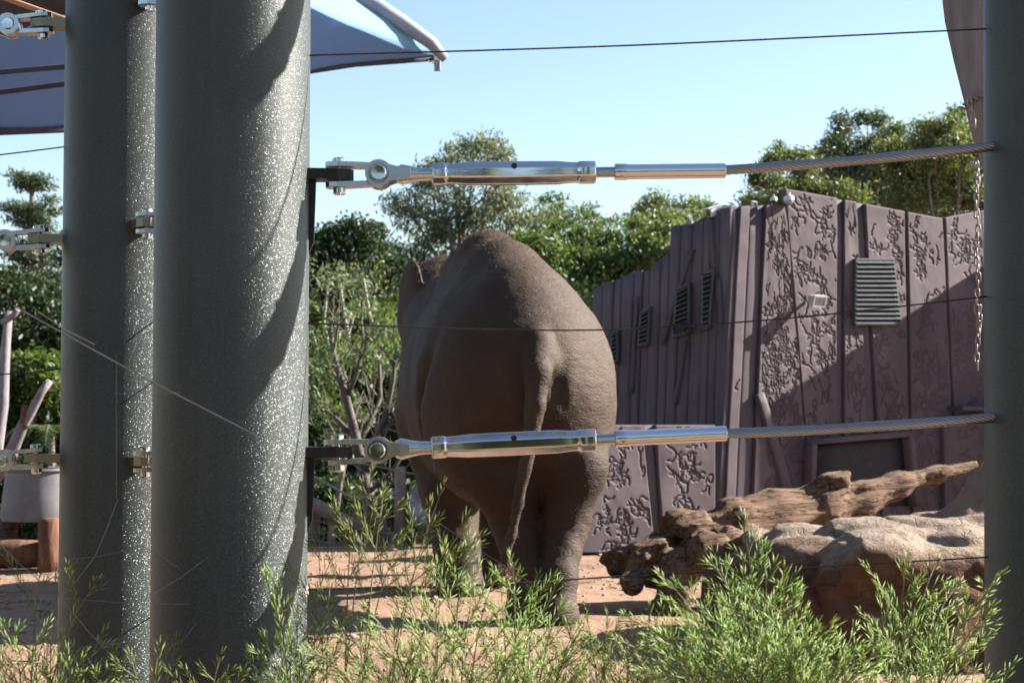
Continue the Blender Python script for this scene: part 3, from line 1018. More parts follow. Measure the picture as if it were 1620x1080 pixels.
V, F = surface_nets(elephant_sdf, (-1.25, 9.3, -.02), (.95, 13.4, 2.62), .02)
EV = V.copy()
eloc = Vector((EO[0], EO[1], 0))
ele = np_mesh('elephant', V, F, SKIN, None, True, eloc)
ele.location = eloc
tag(ele, 'brown elephant seen from behind with its tail hanging, standing beyond the cable fence', 'elephant')
# body hair: sparse short bristles, longer along the spine and the tail tip
me = ele.data
N = np.zeros(len(V) * 3, np.float32); me.vertices.foreach_get('normal', N); N = N.reshape(-1, 3)
rg = np.random.default_rng(11)
w = np.ones(len(V)) * .35
w += np.clip((V[:, 2] - 2.1) / .3, 0, 1) * 2.2
w += (V[:, 2] < .9) * .3
tipd = np.linalg.norm(V - np.array(W(798, 912, 9.50)), axis=1)
w[tipd < .09] = 12
w[V[:, 2] < .08] = 0
idx = rg.choice(len(V), 40000, p=w / w.sum())
b0 = V[idx] - N[idx] * .004
L = rg.uniform(.010, .026, len(idx)) * (1 + .25 * np.clip((V[idx, 2] - 2.15) / .25, 0, 1)) * np.where(tipd[idx] < .09, 3.5, 1)
dv = N[idx] + rg.normal(0, .35, (len(idx), 3)) + np.array([0, -.1, -.35])
dv /= np.linalg.norm(dv, axis=1)[:, None]
sd = np.cross(dv, rg.normal(0, 1, dv.shape)); sd /= np.linalg.norm(sd, axis=1)[:, None]
hv = np.stack([b0 + sd * .0008, b0 - sd * .0008, b0 + dv * L[:, None]], 1).reshape(-1, 3)
hair = np_mesh('hair', hv, np.arange(len(hv)).reshape(-1, 3), HAIR, ele)
tag(hair, kind='stuff')

# ------------------------------------------------------------------ boulder, log
RC = P(1390, 660, 9.0); RC.z = 0


def rock_sdf(X, Y, Z):
    d = sd_ell(X, Y, Z, W(1300, 985, 8.9), (.62, .75, .53))
    d = smin(d, sd_ell(X, Y, Z, W(1470, 980, 8.8), (.66, .8, .56)), .18)
    d = smin(d, sd_ell(X, Y, Z, W(1600, 970, 9.1), (.62, .85, .58)), .15)
    d = smin(d, sd_ell(X, Y, Z, W(1225, 960, 9.3), (.36, .55, .42)), .12)
    d = smin(d, sd_ell(X, Y, Z, W(1420, 1080, 8.5), (.9, .6, .42)), .2)
    d = smin(d, sd_ell(X, Y, Z, W(1385, 880, 8.35), (.24, .2, .08)), .08)
    s = fbm(X * 1.3, Y * 1.3, Z * 2.2, 4, 77)
    ridge = np.abs(fbm(X * 1.5 + Z * .8, Y * 1.5, Z * 2.6, 3, 81))
    d = d + .07 * s + .22 * np.clip(.22 - ridge, 0, 1) + .010 * fbm(X * 14, Y * 14, Z * 18, 3, 83)
    return np.maximum(d, -.05 - Z)


V, F = surface_nets(rock_sdf, (.75, 7.5, -.1), (3.7, 10.3, 1.05), .022)
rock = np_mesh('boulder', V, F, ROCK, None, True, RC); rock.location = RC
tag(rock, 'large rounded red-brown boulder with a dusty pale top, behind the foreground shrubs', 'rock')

LC = P(1120, 660, 11.0); LC.z = 0


def log_sdf(X, Y, Z):
    pts = [(1085, 858, 10.75, .155), (1160, 832, 10.9, .160), (1230, 815, 11.1, .165), (1300, 800, 11.25, .150), (1360, 790, 11.4, .115), (1420, 770, 11.6, .085), (1480, 753, 11.8, .062), (1542, 736, 12.0, .036)]
    d = None
    for a, b in zip(pts[:-1], pts[1:]):
        c = sd_cap(X, Y, Z, W(*a[:3]), W(*b[:3]), a[3], b[3])
        d = c if d is None else smin(d, c, .08)
    d = smin(d, sd_cap(X, Y, Z, W(1300, 785, 11.2), W(1338, 754, 11.25), .09, .07), .05)
    d = smin(d, sd_ell(X, Y, Z, W(1322, 760, 11.2), (.13, .1, .075)), .05)
    d = smin(d, sd_cap(X, Y, Z, W(1470, 752, 11.75), W(1500, 742, 11.8), .06, .04), .04)
    # root flare
    d = smin(d, sd_ell(X, Y, Z, W(1088, 838, 10.65), (.17, .16, .16)), .07)
    d = smin(d, sd_ell(X, Y, Z, W(1108, 873, 10.35), (.13, .16, .13)), .05)
    d = smin(d, sd_ell(X, Y, Z, W(1135, 866, 10.3), (.11, .14, .09)), .04)
    d = smin(d, sd_ell(X, Y, Z, W(1045, 885, 10.5), (.2, .2, .16)), .06)
    d = smin(d, sd_cap(X, Y, Z, W(1040, 880, 10.5), W(975, 893, 10.55), .11, .085), .05)
    d = smin(d, sd_cap(X, Y, Z, W(1040, 885, 10.4), W(995, 925, 10.25), .09, .055), .04)
    d = smin(d, sd_cap(X, Y, Z, W(1075, 850, 10.6), W(1018, 892, 10.35), .07, .06), .04)
    d = smin(d, sd_cap(X, Y, Z, W(1075, 890, 10.4), W(1060, 960, 10.2), .14, .10), .06)
    d = smin(d, sd_cap(X, Y, Z, W(1150, 870, 10.6), W(1190, 960, 10.5), .16, .14), .06)
    d = -smin(-d, sd_ell(X, Y, Z, W(1072, 858, 10.42), (.06, .12, .045)), .04)
    # grain running along the trunk
    u = X * .865 + Y * .472 + Z * .17; v = -X * .479 + Y * .878; w_ = Z * .985 - X * .15
    root_ = np.clip((1.75 - X) / .6, 0, 1)
    d = d + .030 * (np.abs(fbm(u * 1.1, v * 8, w_ * 9, 3, 51)) - .25) + .012 * fbm(u * 2, v * 22, w_ * 24, 2, 52) + .014 * fbm(X * 2.6, Y * 2.6, Z * 2.6, 2, 55)
    d = d + root_ * (.055 * (np.abs(fbm(X * 4.5, Y * 4.5, Z * 4.5, 3, 57)) - .28) + .02 * fbm(X * 12, Y * 12, Z * 12, 2, 58))
    return np.maximum(d, -.04 - Z)


V, F = surface_nets(log_sdf, (.45, 9.8, -.08), (3.75, 12.4, 1.0), .018)
log = np_mesh('fallen_log', V, F, LOGM, None, True, LC); log.location = LC
tag(log, 'weathered fallen tree trunk with knotted root end, propped on the dirt mound', 'log')

# ------------------------------------------------------------------ fence posts
PR = .159


def fence_post(px, Y, lab, lean=0.0):
    c = P(px, 660, Y); c.z = 0
    root = empty('fence_post', c, lab, 'post', 'thick steel fence posts')
    mb = MB()
    prof = [(PR, -.05), (PR, 0.1), (PR, 1.0), (PR, 2.0), (PR, 3.3), (PR * .96, 3.33)]
    mb.lathe(prof, c, 'z', 96)
    b = mb.build('shaft', POST, root, auto=40)
    MB().lathe([(PR + .01, 3.331), (PR + .01, 3.35), (PR * .6, 3.38), (.01, 3.39)], c, 'z', 48).build('cap', BLACK_STEEL, root, auto=40)
    MB().lathe([(PR + .07, -.02), (PR + .07, .02), (PR + .004, .022)], c, 'z', 48).build('base_plate', BLACK_STEEL, root, auto=40)
    root.rotation_euler = (0, lean, 0)
    return root


Y1, Y2, Y3 = 3.4, 4.35, 3.52
post1 = fence_post(365, Y1 , 'nearest thick dark grey speckled steel post, left of the turnbuckles')
post2 = fence_post(194, Y2, 'grey speckled steel post partly hidden behind the nearest post')
post3 = fence_post(1668, Y3, 'dark steel post cut by the right edge where the cables end', R(.7))
for ph in (-0.2,):
    pass


def lug(post, z, ang, name='lug', fin=True, mat=None):
    """flat plate and gusset welded to a post, pointing along ang (from +X, ccw seen from above)"""
    c = Vector((post.location.x, post.location.y, z)); d = Vector((math.cos(ang), math.sin(ang), 0)); s = Vector((-d.y, d.x, 0))
    mb = MB()
    prof = [(PR - .02, -.03), (PR + .06, -.028), (PR + .085, -.018), (PR + .092, 0), (PR + .085, .018), (PR + .06, .028), (PR - .02, .03)]
    mb.prism(prof, -.011, .011, lambda u, w, q: c + d * u + s * w + Vector((0, 0, q)))
    l = mb.build(name, mat or BLACK_STEEL, post)
    if not fin: return c + d * (PR + .062)
    g = MB()
    g.prism([(PR - .01, -.012), (PR + .014, -.012), (PR + .010, -.14), (PR - .01, -.19)], -.006, .006, lambda u, w, q: c + d * u + s * q + Vector((0, 0, w)))
    g.build('gusset', BLACK_STEEL, l, local=False)
    return c + d * (PR + .062)


# turnbuckle prototype, along +X from the lug pin at the origin
def make_turnbuckle(label, group):
    root = empty('turnbuckle', (0, 0, 0), label, 'turnbuckle', group)
    V3 = Vector
    # toggle straps above and below the lug
    for sz in (1, -1):
        mb = MB()
        poly = [(-.028, -.013), (-.020, -.022), (-.004, -.026), (.05, -.022), (.085, -.02), (.085, .02), (.05, .022), (-.004, .026), (-.020, .022), (-.028, .013)]
        zf = lambda u: sz * (.0215 - .004 * max(0, min(1, (u - .02) / .06)))
        n = len(poly)
        V = [V3((u, w, zf(u) - .005)) for u, w in poly] + [V3((u, w, zf(u) + .005)) for u, w in poly]
        mb.add(V, [tuple(range(n))[::-1], tuple(range(n, 2 * n))] + [(i, (i + 1) % n, n + (i + 1) % n, n + i) for i in range(n)])
        mb.build('toggle_strap', DULL, root, local=True)
    MB().lathe([(.001, -.040), (.010, -.041), (.0135, -.038), (.0135, -.0275), (.008, -.027), (.008, .027), (.014, .0275), (.014, .034), (.010, .037), (.001, .037)], (0, 0, 0), 'z', 20).build('bolt', STEEL, root, local=True, auto=35)
    ex = .083
    MB().tube([V3((ex, -.019, 0)), V3((ex, .019, 0))], .026, 24).build('toggle_block', DULL, root, local=True, auto=40)
    # fork: two cheeks around the block, blending into the shank
    mb = MB()
    for sy in (-1, 1):
        poly = [(ex + .028 * math.cos(R(40) + R(280) * k / 30), .028 * math.sin(R(40) + R(280) * k / 30)) for k in range(31)]
        poly += [(ex + .034, -.0145), (ex + .048, -.0115), (ex + .066, -.0105), (ex + .066, .0105), (ex + .048, .0115), (ex + .034, .0145)]
        mb.prism(poly, sy * .021, sy * .033, lambda u, w, q: V3((u, q, w)))
    mb.lathe([(.001, ex + .038), (.017, ex + .036), (.022, ex + .048), (.0155, ex + .078), (.0135, ex + .09), (.0132, ex + .125)], (0, 0, 0), 'x', 20)
    mb.build('fork', DULL, root, local=True, auto=38)
    MB().lathe([(.001, -.0375), (.014, -.038), (.0165, -.036), (.0165, .036), (.014, .038), (.001, .0375)], (ex, 0, 0), 'y', 24).build('pin', STEEL, root, local=True, auto=35)
    ring = MB()
    ring.lathe([(.0185, -.0345), (.0215, -.0345), (.0215, -.0325), (.0185, -.0325)], (ex, 0, 0), 'y', 24)
    ring.build('washer', STEEL, root, local=True, auto=35)
    b0 = ex + .110
    MB().lathe([(.001, b0 - .02), (.0125, b0 - .02), (.0125, b0 + .02)], (0, 0, 0), 'x', 16).build('threaded_end', STEEL, root, local=True, auto=40)
    # octagonal body with collars and a cross hole
    prof = [(.012, b0), (.0215, b0 + .001), (.0225, b0 + .004), (.0228, b0 + .028), (.0205, b0 + .032), (.0215, b0 + .05), (.0238, b0 + .075),
            (.0243, b0 + .17), (.0238, b0 + .262), (.0215, b0 + .288), (.0208, b0 + .306), (.0232, b0 + .310), (.0230, b0 + .340), (.0215, b0 + .344), (.012, b0 + .345)]
    mb = MB(); 
    seg = 8
    V = []; Fc = []
    for r, h in prof:
        for k in range(seg):
            a = 2 * math.pi * (k + .5) / seg
            V.append(V3((h, r * math.cos(a) / math.cos(math.pi / seg), r * math.sin(a) / math.cos(math.pi / seg))))
    for i in range(len(prof) - 1):
        for k in range(seg):
            k2 = (k + 1) % seg
            Fc.append((i * seg + k, i * seg + k2, (i + 1) * seg + k2, (i + 1) * seg + k))
    Fc.append(tuple(range(seg))[::-1]); Fc.append(tuple((len(prof) - 1) * seg + k for k in range(seg)))
    mb.add(V, Fc)
    body = mb.build('body', STEEL, root, local=True, auto=30)
    bv = body.modifiers.new('bevel', 'BEVEL'); bv.width = .004; bv.segments = 3; bv.limit_method = 'ANGLE'; bv.angle_limit = R(30)
    MB().lathe([(.001, -.0252), (.0062, -.0252), (.0062, -.0236), (.001, -.0236)], (b0 + .172, 0, .012), 'y', 16).build('hole', DARKP, body, local=True)
    t0 = b0 + .34
    th = MB(); pr = []
    for k in range(26):
        pr += [(.0105, t0 + k * .0021), (.0118, t0 + k * .0021 + .001)]
    th.lathe(pr, (0, 0, 0), 'x', 18); th.build('threaded_rod', STEEL, root, local=True)
    s0 = t0 + .043
    MB().lathe([(.009, s0), (.0165, s0 + .001), (.0175, s0 + .004), (.0175, s0 + .026), (.0160, s0 + .030), (.0158, s0 + .232), (.0150, s0 + .235), (.010, s0 + .2355)], (0, 0, 0), 'x', 24).build('swage_sleeve', STEEL, root, local=True, auto=35)
    root['end'] = s0 + .232
    return root


def aim(o, a, b):
    d = (b - a).normalized()
    o.location = a
    side = Vector((0, 0, 1)).cross(d).normalized(); up = d.cross(side)
    o.rotation_euler = Matrix((d, side, up)).transposed().to_euler()
    return d


def cable(a, b, r, lab, sag=0.0, strands=8, parent_label='cable', group='thick twisted fence cables'):
    n = max(40, int((b - a).length / .006))
    d = (b - a).normalized(); s = Vector((0, 0, 1)).cross(d).normalized(); u = d.cross(s)
    root = empty('steel_cable', a, lab, 'cable', group)
    L = (b - a).length
    centre = [a.lerp(b, i / n) - Vector((0, 0, sag * 4 * (i / n) * (1 - i / n))) for i in range(n + 1)]
    pitch = .115
    for k in range(strands):
        pts = []
        for i, c in enumerate(centre):
            ang = 2 * math.pi * (k / strands + L * (i / n) / pitch)
            pts.append(c + (s * math.cos(ang) + u * math.sin(ang)) * r * .70)
        MB().tube(pts, r * .33, 6).build('strand', CABLE, root, True)
    MB().tube(centre, r * .5, 6).build('core', CABLE, root, True)
    return root


z_hi = [P(540, 276, Y1).z, P(540, 715, Y1).z, P(540, -160, Y1).z]
ends = [(1156, 270, 1556, 236), (1158, 685, 1568, 660), (1156, -168, 1546, -205)]
labs = [('polished steel turnbuckle of the upper cable, against the sky and trees', 'twisted steel cable from the upper turnbuckle to the right post'),
        ('polished steel turnbuckle of the lower cable, across the elephant', 'twisted steel cable from the lower turnbuckle to the right post'),
        ('steel turnbuckle of the topmost cable above the picture', 'twisted steel cable of the topmost row above the picture')]
proto = None
for i in range(3):
    x0, y0_, x1, y1_ = ends[i]
    endp = P(x0, y0_, Y1 + .045)
    ang = math.atan2(endp.y - post1.location.y, endp.x - post1.location.x)
    pin = lug(post1, z_hi[i], ang + .02)
    t = make_turnbuckle(*labs[i][:1], 'turnbuckles on the cable fence') if proto is None else copy_tree(proto)
    if proto is None: proto = t
    t['label'] = labs[i][0]
    dirv = aim(t, pin, endp)
    e = pin + dirv * proto['end']
    hole = P(x1 + 14, y1_ - 1, Y3)
    hole.y = Y3 - .03
    cable(e - dirv * .02, hole, .0105, labs[i][1], .004)
# left-hand turnbuckles on the second post
llab = ['left-edge turnbuckle highest of three, in front of the shade sail', 'left-edge turnbuckle in front of the tall pine', 'left-edge turnbuckle above the grey tub']
for i, py in enumerate((45, 383, 727)):
    far = P(-420, py + 26, Y2 - .12)
    ang = math.atan2(far.y - post2.location.y, far.x - post2.location.x)
    pin = lug(post2, P(110, py - 3, Y2).z, ang, fin=False, mat=BRONZE)
    t = copy_tree(proto); t['label'] = llab[i]
    dirv = aim(t, pin, far)
    e = pin + dirv * proto['end']
    cable(e - dirv * .02, e + dirv * .9, .0105, ['steel cable left of the highest left-edge turnbuckle', 'steel cable left of the middle left-edge turnbuckle', 'steel cable left of the lowest left-edge turnbuckle'][i])
# clevis fittings on the camera side of the second post, their short cables run behind the nearest post
clab = ['steel clevis at the very top of the second post', 'steel clevis halfway up the second post', 'steel clevis low on the second post']
for i, py in enumerate((8, 360, 728)):
    ang = R(-62)
    zc = P(205, py, Y2 - .1).z
    pin = lug(post2, zc, ang, fin=False, mat=BRONZE)
    tgt = P(300, py - 8, Y1 + .3); tgt.x = post1.location.x - .05; tgt.y = Y1 + .34
    root = empty('clevis', (0, 0, 0), clab[i], 'clevis', 'clevis fittings on the second post')
    for ch in proto.children:
        if ch.name.split('.')[0] in ('toggle_strap', 'bolt', 'toggle_block', 'fork', 'pin', 'washer', 'threaded_end'):
            copy_tree(ch, root)
    d2 = aim(root, pin, pin + (Vector((1, .12, .02)) * .4))
    MB().tube([pin + d2 * .19, pin + d2 * .62], .0125, 14)
    rodm = MB().lathe([(.0125, .19), (.0135, .20), (.0135, .27), (.011, .28)], (0, 0, 0), 'x', 16)
    rodm.build('rod', STEEL, root, local=True, auto=40)

# insulator discs where the thin wires leave the posts, and the wires themselves
def insulator(post, px, py, Y):
    c = P(px, py, Y)
    MB().lathe([(.001, -.010), (.011, -.010), (.014, -.005), (.014, .003), (.009, .007), (.001, .007)], c, 'x', 16).build('insulator', CREAM, post, auto=40)


for py in (95, 505, 935): insulator(post1, 482, py, Y1)
wires = [
    ([(487, 88, Y1), (1000, 72, 3.45), (1560, 46, Y3)], 'thin wire across the sky above the upper cable', .0019),
    ([(487, 511, Y1), (740, 520, 3.43), (975, 521, 3.45), (1250, 503, 3.48), (1562, 469, Y3)], 'thin sagging wire across the middle of the elephant', .0019),
    ([(483, 932, Y1), (760, 925, 3.43), (1000, 910, 3.45), (1280, 897, 3.48), (1574, 880, Y3)], 'thin lowest wire in front of the boulder', .0019),
    ([(-160, 262, 4.2), (0, 245, 4.25), (105, 232, Y2)], 'thin wire at the left edge under the sail', .0019),
    ([(-160, 596, 4.2), (0, 592, 4.25), (60, 588, 4.3), (100, 582, Y2)], 'thin wire at the left edge in front of the pale branch', .0019),
    ([(200, 541, 4.17), (250, 505, 3.9), (330, 470, 3.6)], 'short thin wire slanting between the two left posts, middle', .0017),
    ([(190, 640, 4.17), (250, 600, 3.9), (330, 560, 3.6)], 'short thin wire slanting between the two left posts, below middle', .0017),
    ([(195, 1003, 4.17), (250, 968, 3.9), (330, 920, 3.6)], 'short thin wire slanting between the two left posts, bottom', .0017)]
for pts, lab, r in wires:
    q = [P(*p) for p in pts]
    out = []
    for i in range(len(q) - 1):
        pm = q[max(i - 1, 0)]; pn = q[min(i + 2, len(q) - 1)]
        for k in range(10):
            t = k / 10
            out.append(.5 * ((2 * q[i]) + (-pm + q[i + 1]) * t + (2 * pm - 5 * q[i] + 4 * q[i + 1] - pn) * t * t + (-pm + 3 * q[i] - 3 * q[i + 1] + pn) * t ** 3))
    out.append(q[-1])
    o = MB().tube(out, r, 6).build('fence_wire', WIRE, None, True)
    tag(o, lab, 'wire', 'thin fence wires')

# ------------------------------------------------------------------ shade sail
sail = empty('shade_sail', P(690, 92, 13), 'blue-grey shade sail with its pointed corner at upper left of the sky', 'sail')
low = [(690, 90, 13), (640, 94, 12.9), (560, 100, 12.7), (487, 111, 12.5), (360, 140, 12.0), (220, 175, 11.6), (100, 203, 11.3), (0, 207, 11.0), (-200, 190, 10.5), (-500, 120, 10)]
upp = [(692, 88, 12.99), (652, 83, 12.85), (600, 60, 12.5), (540, 35, 12.2), (430, -20, 11.5), (330, -80, 10.8), (230, -150, 10.0), (120, -220, 9.4), (-80, -300, 8.8), (-400, -400, 8)]
nv = 14
V = []
for a, b in zip(low, upp):
    pa, pb = P(*a), P(*b)
    for j in range(nv):
        t = j / (nv - 1)
        q = pa.lerp(pb, t); q.z -= .22 * (pa - pb).length * .35 * t * (1 - t)
        V.append(q)
F = [(i * nv + j, (i + 1) * nv + j, (i + 1) * nv + j + 1, i * nv + j + 1) for i in range(len(low) - 1) for j in range(nv - 1)]
mb = MB(); mb.add(V, F)
sm = mb.build('membrane', SAIL, sail, True)
ss = sm.modifiers.new('subsurf', 'SUBSURF'); ss.levels = 1; ss.render_levels = 2
sd_ = sm.modifiers.new('solid', 'SOLIDIFY'); sd_.thickness = .006
top2 = [(698, 86, 13.0), (665, 56, 12.95), (610, 18, 12.85), (550, -18, 12.75), (440, -75, 12.5), (330, -130, 12.2)]
V = []
for a, b in zip(upp, top2):
    pa, pb = P(*a), P(*b)
    pa.y -= .01
    V += [pa.lerp(pb, t) for t in (0, .33, .66, 1)]
vm = MB().add(V, [(i * 4 + j, (i + 1) * 4 + j, (i + 1) * 4 + j + 1, i * 4 + j + 1) for i in range(5) for j in range(3)]).build('lit_strip', SAIL_LIT, sail, True)
vm.modifiers.new('solid', 'SOLIDIFY').thickness = .005
MB().tube([P(x, y + 1, Y) for x, y, Y in low], .028, 8).build('edge_hem', SAIL_D, sail, True)
for pts in ([(-60, 118, 10.2), (0, 114, 10.2), (110, 105, 10.2), (300, 60, 10.2)], [(-60, 152, 10.4), (0, 146, 10.4), (110, 132, 10.4), (300, 90, 10.4)]):
    MB().tube([P(*p) for p in pts], .018, 8).build('seam_rope', SAIL_D, sail, True)
# lacing at the corner
for k in range(4):
    c = P(668 + k * 7, 86 + k * 3, 12.96)
    pts = [c + Vector((.022 * math.cos(q), .0, .03 * math.sin(q) + .01 * math.cos(q))) for q in np.linspace(0, 2 * math.pi, 11)]
    MB().tube(pts, .006, 5, False).build('shackle', STEEL, sail, True)
beam = empty('sail_beam', P(690, 90, 13), 'curved pale blue-grey steel arm holding the corner of the sail', 'beam')
bp = [(705, 94, 12.9), (682, 68, 12.86), (642, 40, 12.8), (592, 8, 12.75), (532, -26, 12.7), (450, -66, 12.5), (300, -126, 12.2), (100, -180, 12)]
MB().tube([P(*p) for p in bp], [.036, .052, .062, .070, .078, .09, .10, .11], 16).build('arm', BEAM, beam, True)
tp_ = P(698, 93, 12.98)
MB().box(tp_ + Vector((-.03, 0, -.055)), (.05, .03, .09), None, .004).build('end_tab', BEAM, beam)
ob = MB().tube([P(-60, -28, 7), P(10, -2, 7), P(95, 28, 7), P(230, 76, 7)], .012, 10).build('lit_edge', EDGE_LIT, None, True)  # tan tube stands in for the lit edge between two cloths
tag(ob, 'thin tan tube standing in for the lit edge of the dark cloth in the top left corner', 'cloth_edge')
ds = empty('upper_awning', P(0, 0, 8), 'dark awning cloth in the top left corner above the sail', 'awning')
q = [P(-200, 70, 9), P(40, 44, 8.6), P(140, 10, 8.4), P(240, -60, 8.2), P(200, -250, 7.2), P(-200, -250, 7.2)]
MB().prism([(0, 0)] * 0 + [(p.x, p.y) for p in q], 0, 0, lambda u, w, d: Vector((u, w, 0)))
V = [p for p in q] + [p + Vector((0, 0, .01)) for p in q]
n6 = len(q)
MB().add(V, [tuple(range(n6)), tuple(range(n6, 2 * n6))[::-1]] + [(i, (i + 1) % n6, n6 + (i + 1) % n6, n6 + i) for i in range(n6)]).build('cloth', SAIL_D, ds)

# ------------------------------------------------------------------ timber pole and chain, upper right
pole = empty('hanging_timber', P(1530, 200, 6), 'weathered tapering timber pole at the top right beside the post', 'timber')
pts = [(1592, 330, 6), (1575, 250, 6), (1562, 200, 6), (1555, 150, 6), (1547, 90, 6), (1541, 30, 6), (1536, -60, 6), (1530, -260, 6)]
rad = [.04, .055, .062, .072, .088, .105, .118, .125]
MB().tube([P(*p) for p in pts], rad, 18).build('shaft', POLE_T, pole, True)
# chain wrapped round it and hanging down
chain = empty('chain', P(1552, 200, 5.9), 'rusty link chain wrapped on the timber pole and hanging beside the right post', 'chain')
link = MB()
lp = [(0.0, 0, .5)]
L_, Wd = .0175, .0072
path = []
for k in range(14):
    a = 2 * math.pi * k / 14
    path.append(Vector((Wd * math.cos(a), 0, (L_ - Wd) * (1 if math.sin(a) > 0.01 else -1 if math.sin(a) < -.01 else 0) + Wd * math.sin(a))))
path.append(path[0])
link.tube(path, .0028, 5, False)
l0 = link.build('link', CHAINM, chain, True, local=True)
l0.name = 'link'
cl = []
for k in range(14):   # round the pole
    a = R(200) + R(170) * k / 13
    c = P(1553, 152, 6) + Vector((.082 * math.cos(a), .082 * math.sin(a), .05 * (k - 6.5) / 6.5))
    cl.append((c, a + math.pi / 2, R(80)))
top = P(1533, 160, 5.92)
for k in range(4): cl.append((top - Vector((-.006 * k, 0, .028 * k)), (k % 2) * R(90) + .2, 0))
top = P(1545, 262, 5.8); bot = P(1547, 578, 5.8)
nl = int((top - bot).length / .028)
for k in range(nl + 1):
    cl.append((top.lerp(bot, k / nl) + Vector((.004 * math.sin(k), 0, 0)), (k % 2) * R(90) + .3 * math.sin(k * .7), 0))
for k in range(3): cl.append((P(1550, 490 + 14 * k, 5.8), (k % 2) * R(90) + .8, .2))
for i, (c, rz, ry) in enumerate(cl):
    o = l0 if i == 0 else l0.copy()
    if i: COL.objects.link(o); o.parent = chain
    o.location = c - chain.location; o.rotation_euler = (ry, 0, rz)

# ------------------------------------------------------------------ left: tub, timbers, dead branches
tub = empty('tub', P(66, 820, 13.7), 'large grey feeding tub beyond the left post, on timber legs', 'tub')
c = P(66, 822, 13.7)
hgt = (P(66, 746, 13.7) - c).z
MB().lathe([(.01, .0), (.33, .0), (.335, .03), (.31, hgt * .6), (.295, hgt), (.315, hgt + .015), (.31, hgt + .035), (.27, hgt + .03), (.27, hgt - .1), (.01, hgt - .12)], c, 'z', 40).build('bowl', TUB, tub, auto=50)
for px in (12, 112):
    p_ = P(px, 820, 13.62)
    MB().tube([Vector((p_.x, p_.y, p_.z + .01)), Vector((p_.x, p_.y, -.05))], .085, 14).build('leg', LOGM, tub, True)
o = MB().tube([P(-120, 878, 13.35), P(-20, 876, 13.33), P(30, 875, 13.32), P(66, 876, 13.3)], [.115, .115, .112, .11], 16).build('timber_rail', TIMBER, None, True)
tag(o, 'horizontal reddish log rail lying at the left edge', 'log')
p_ = P(76, 900, 13.2)
prof = []
o = MB().tube([Vector((p_.x, p_.y, -.08)), Vector((p_.x + .005, p_.y, .2)), Vector((p_.x, p_.y, .40)), Vector((p_.x, p_.y, .425))], [.086, .084, .082, .070], 16).build('timber_stump', TIMBER, None, True)
tag(o, 'short upright dark red timber post at the end of the log rail', 'post')
dead = empty('dead_tree', P(10, 860, 14.2), 'bare pale dead tree with a sawn forked branch at the left edge', 'tree')
MB().tube([P(-25, 900, 14.4), P(-14, 760, 14.3), P(4, 640, 14.2), P(8, 560, 14.2), P(14, 492, 14.2)], [.075, .066, .052, .042, .036], 12).build('trunk', DEADW, dead, True)
MB().tube([P(-12, 760, 14.3), P(18, 715, 14.2), P(36, 672, 14.15), P(50, 650, 14.1), P(66, 620, 14.1), P(79, 602, 14.1)], [.065, .058, .048, .04, .034, .03], 12).build('branch', DEADW, dead, True)
MB().tube([P(38, 676, 14.15), P(39, 655, 14.1), P(40, 640, 14.1)], [.04, .034, .03], 10).build('branch', TIMBER, dead, True)
MB().tube([P(4, 510, 14.2), P(20, 500, 14.15), P(28, 490, 14.1)], [.03, .028, .026], 10).build('branch', DEADW, dead, True)

# ------------------------------------------------------------------ back fence left of the elephant
bf = empty('back_fence', P(560, 868, 15.7), 'low timber post and wire fence at the foot of the trees', 'fence')
for px, top_y, r, mt in ((633, 738, .056, GREY_T), (604, 816, .05, GREY_T), (497, 805, .06, GREY_T), (455, 760, .055, GREY_T), (372, 770, .055, GREY_T), (550, 812, .075, TIMBER)):
    p_ = P(px, top_y, 15.6)
    MB().tube([Vector((p_.x, p_.y, -.15)), Vector((p_.x, p_.y, p_.z * .5)), p_ - Vector((0, 0, .006)), p_], [r, r * .98, r * .96, r * .86], 14).build('post', mt, bf, True)
for pts, r in (([(300, 818, 15.55), (490, 822, 15.5), (560, 836, 15.5), (720, 858, 15.5)], .008), ([(300, 850, 15.55), (490, 854, 15.5), (580, 866, 15.5), (720, 884, 15.5)], .008),
               ([(490, 842, 15.5), (633, 842, 15.55), (720, 840, 15.5)], .006), ([(560, 730, 15.5), (633, 745, 15.55), (700, 758, 15.5)], .007),
               ([(490, 750, 15.3), (520, 766, 15.3), (553, 785, 15.3), (600, 787, 15.4), (633, 775, 15.5)], .012)):
    MB().tube([P(*p) for p in pts], r, 6).build('wire', WEB, bf, True)
o = MB().tube([P(470, 792, 15.4), P(500, 800, 15.4), P(545, 824, 15.45), P(580, 835, 15.6)], [.075, .07, .065, .05], 12).build('fallen_branch', GREY_T, None, True)
tag(o, 'brown fallen limb leaning through the back fence', 'branch')
o = MB().tube([P(700, 752, 15.9), P(672, 768, 15.7), P(656, 785, 15.6), P(655, 805, 15.55), P(668, 825, 15.5), P(696, 842, 15.5)], [.05, .065, .072, .075, .075, .06], 14).build('curved_driftwood', SILVER_T, None, True)
tag(o, 'curved silver-grey dead trunk beside the grey fence post', 'branch')

# ------------------------------------------------------------------ trees
def leaf_quads(cen, length, width, rr, droop=0.0, up=0.0):
    n = len(cen)
    a = rr.normal(0, 1, (n, 3)); a[:, 2] -= droop; a /= np.linalg.norm(a, axis=1)[:, None]
    q = rr.normal(0, 1, (n, 3)); q[:, 2] += up
    b = np.cross(a, q); b /= np.linalg.norm(b, axis=1)[:, None] + 1e-9
    l = (length * rr.uniform(.6, 1.3, n))[:, None] / 2; w = (width * rr.uniform(.7, 1.3, n))[:, None] / 2
    V = np.stack([cen - a * l, cen + b * w, cen + a * l, cen - b * w], 1).reshape(-1, 3)
    return V


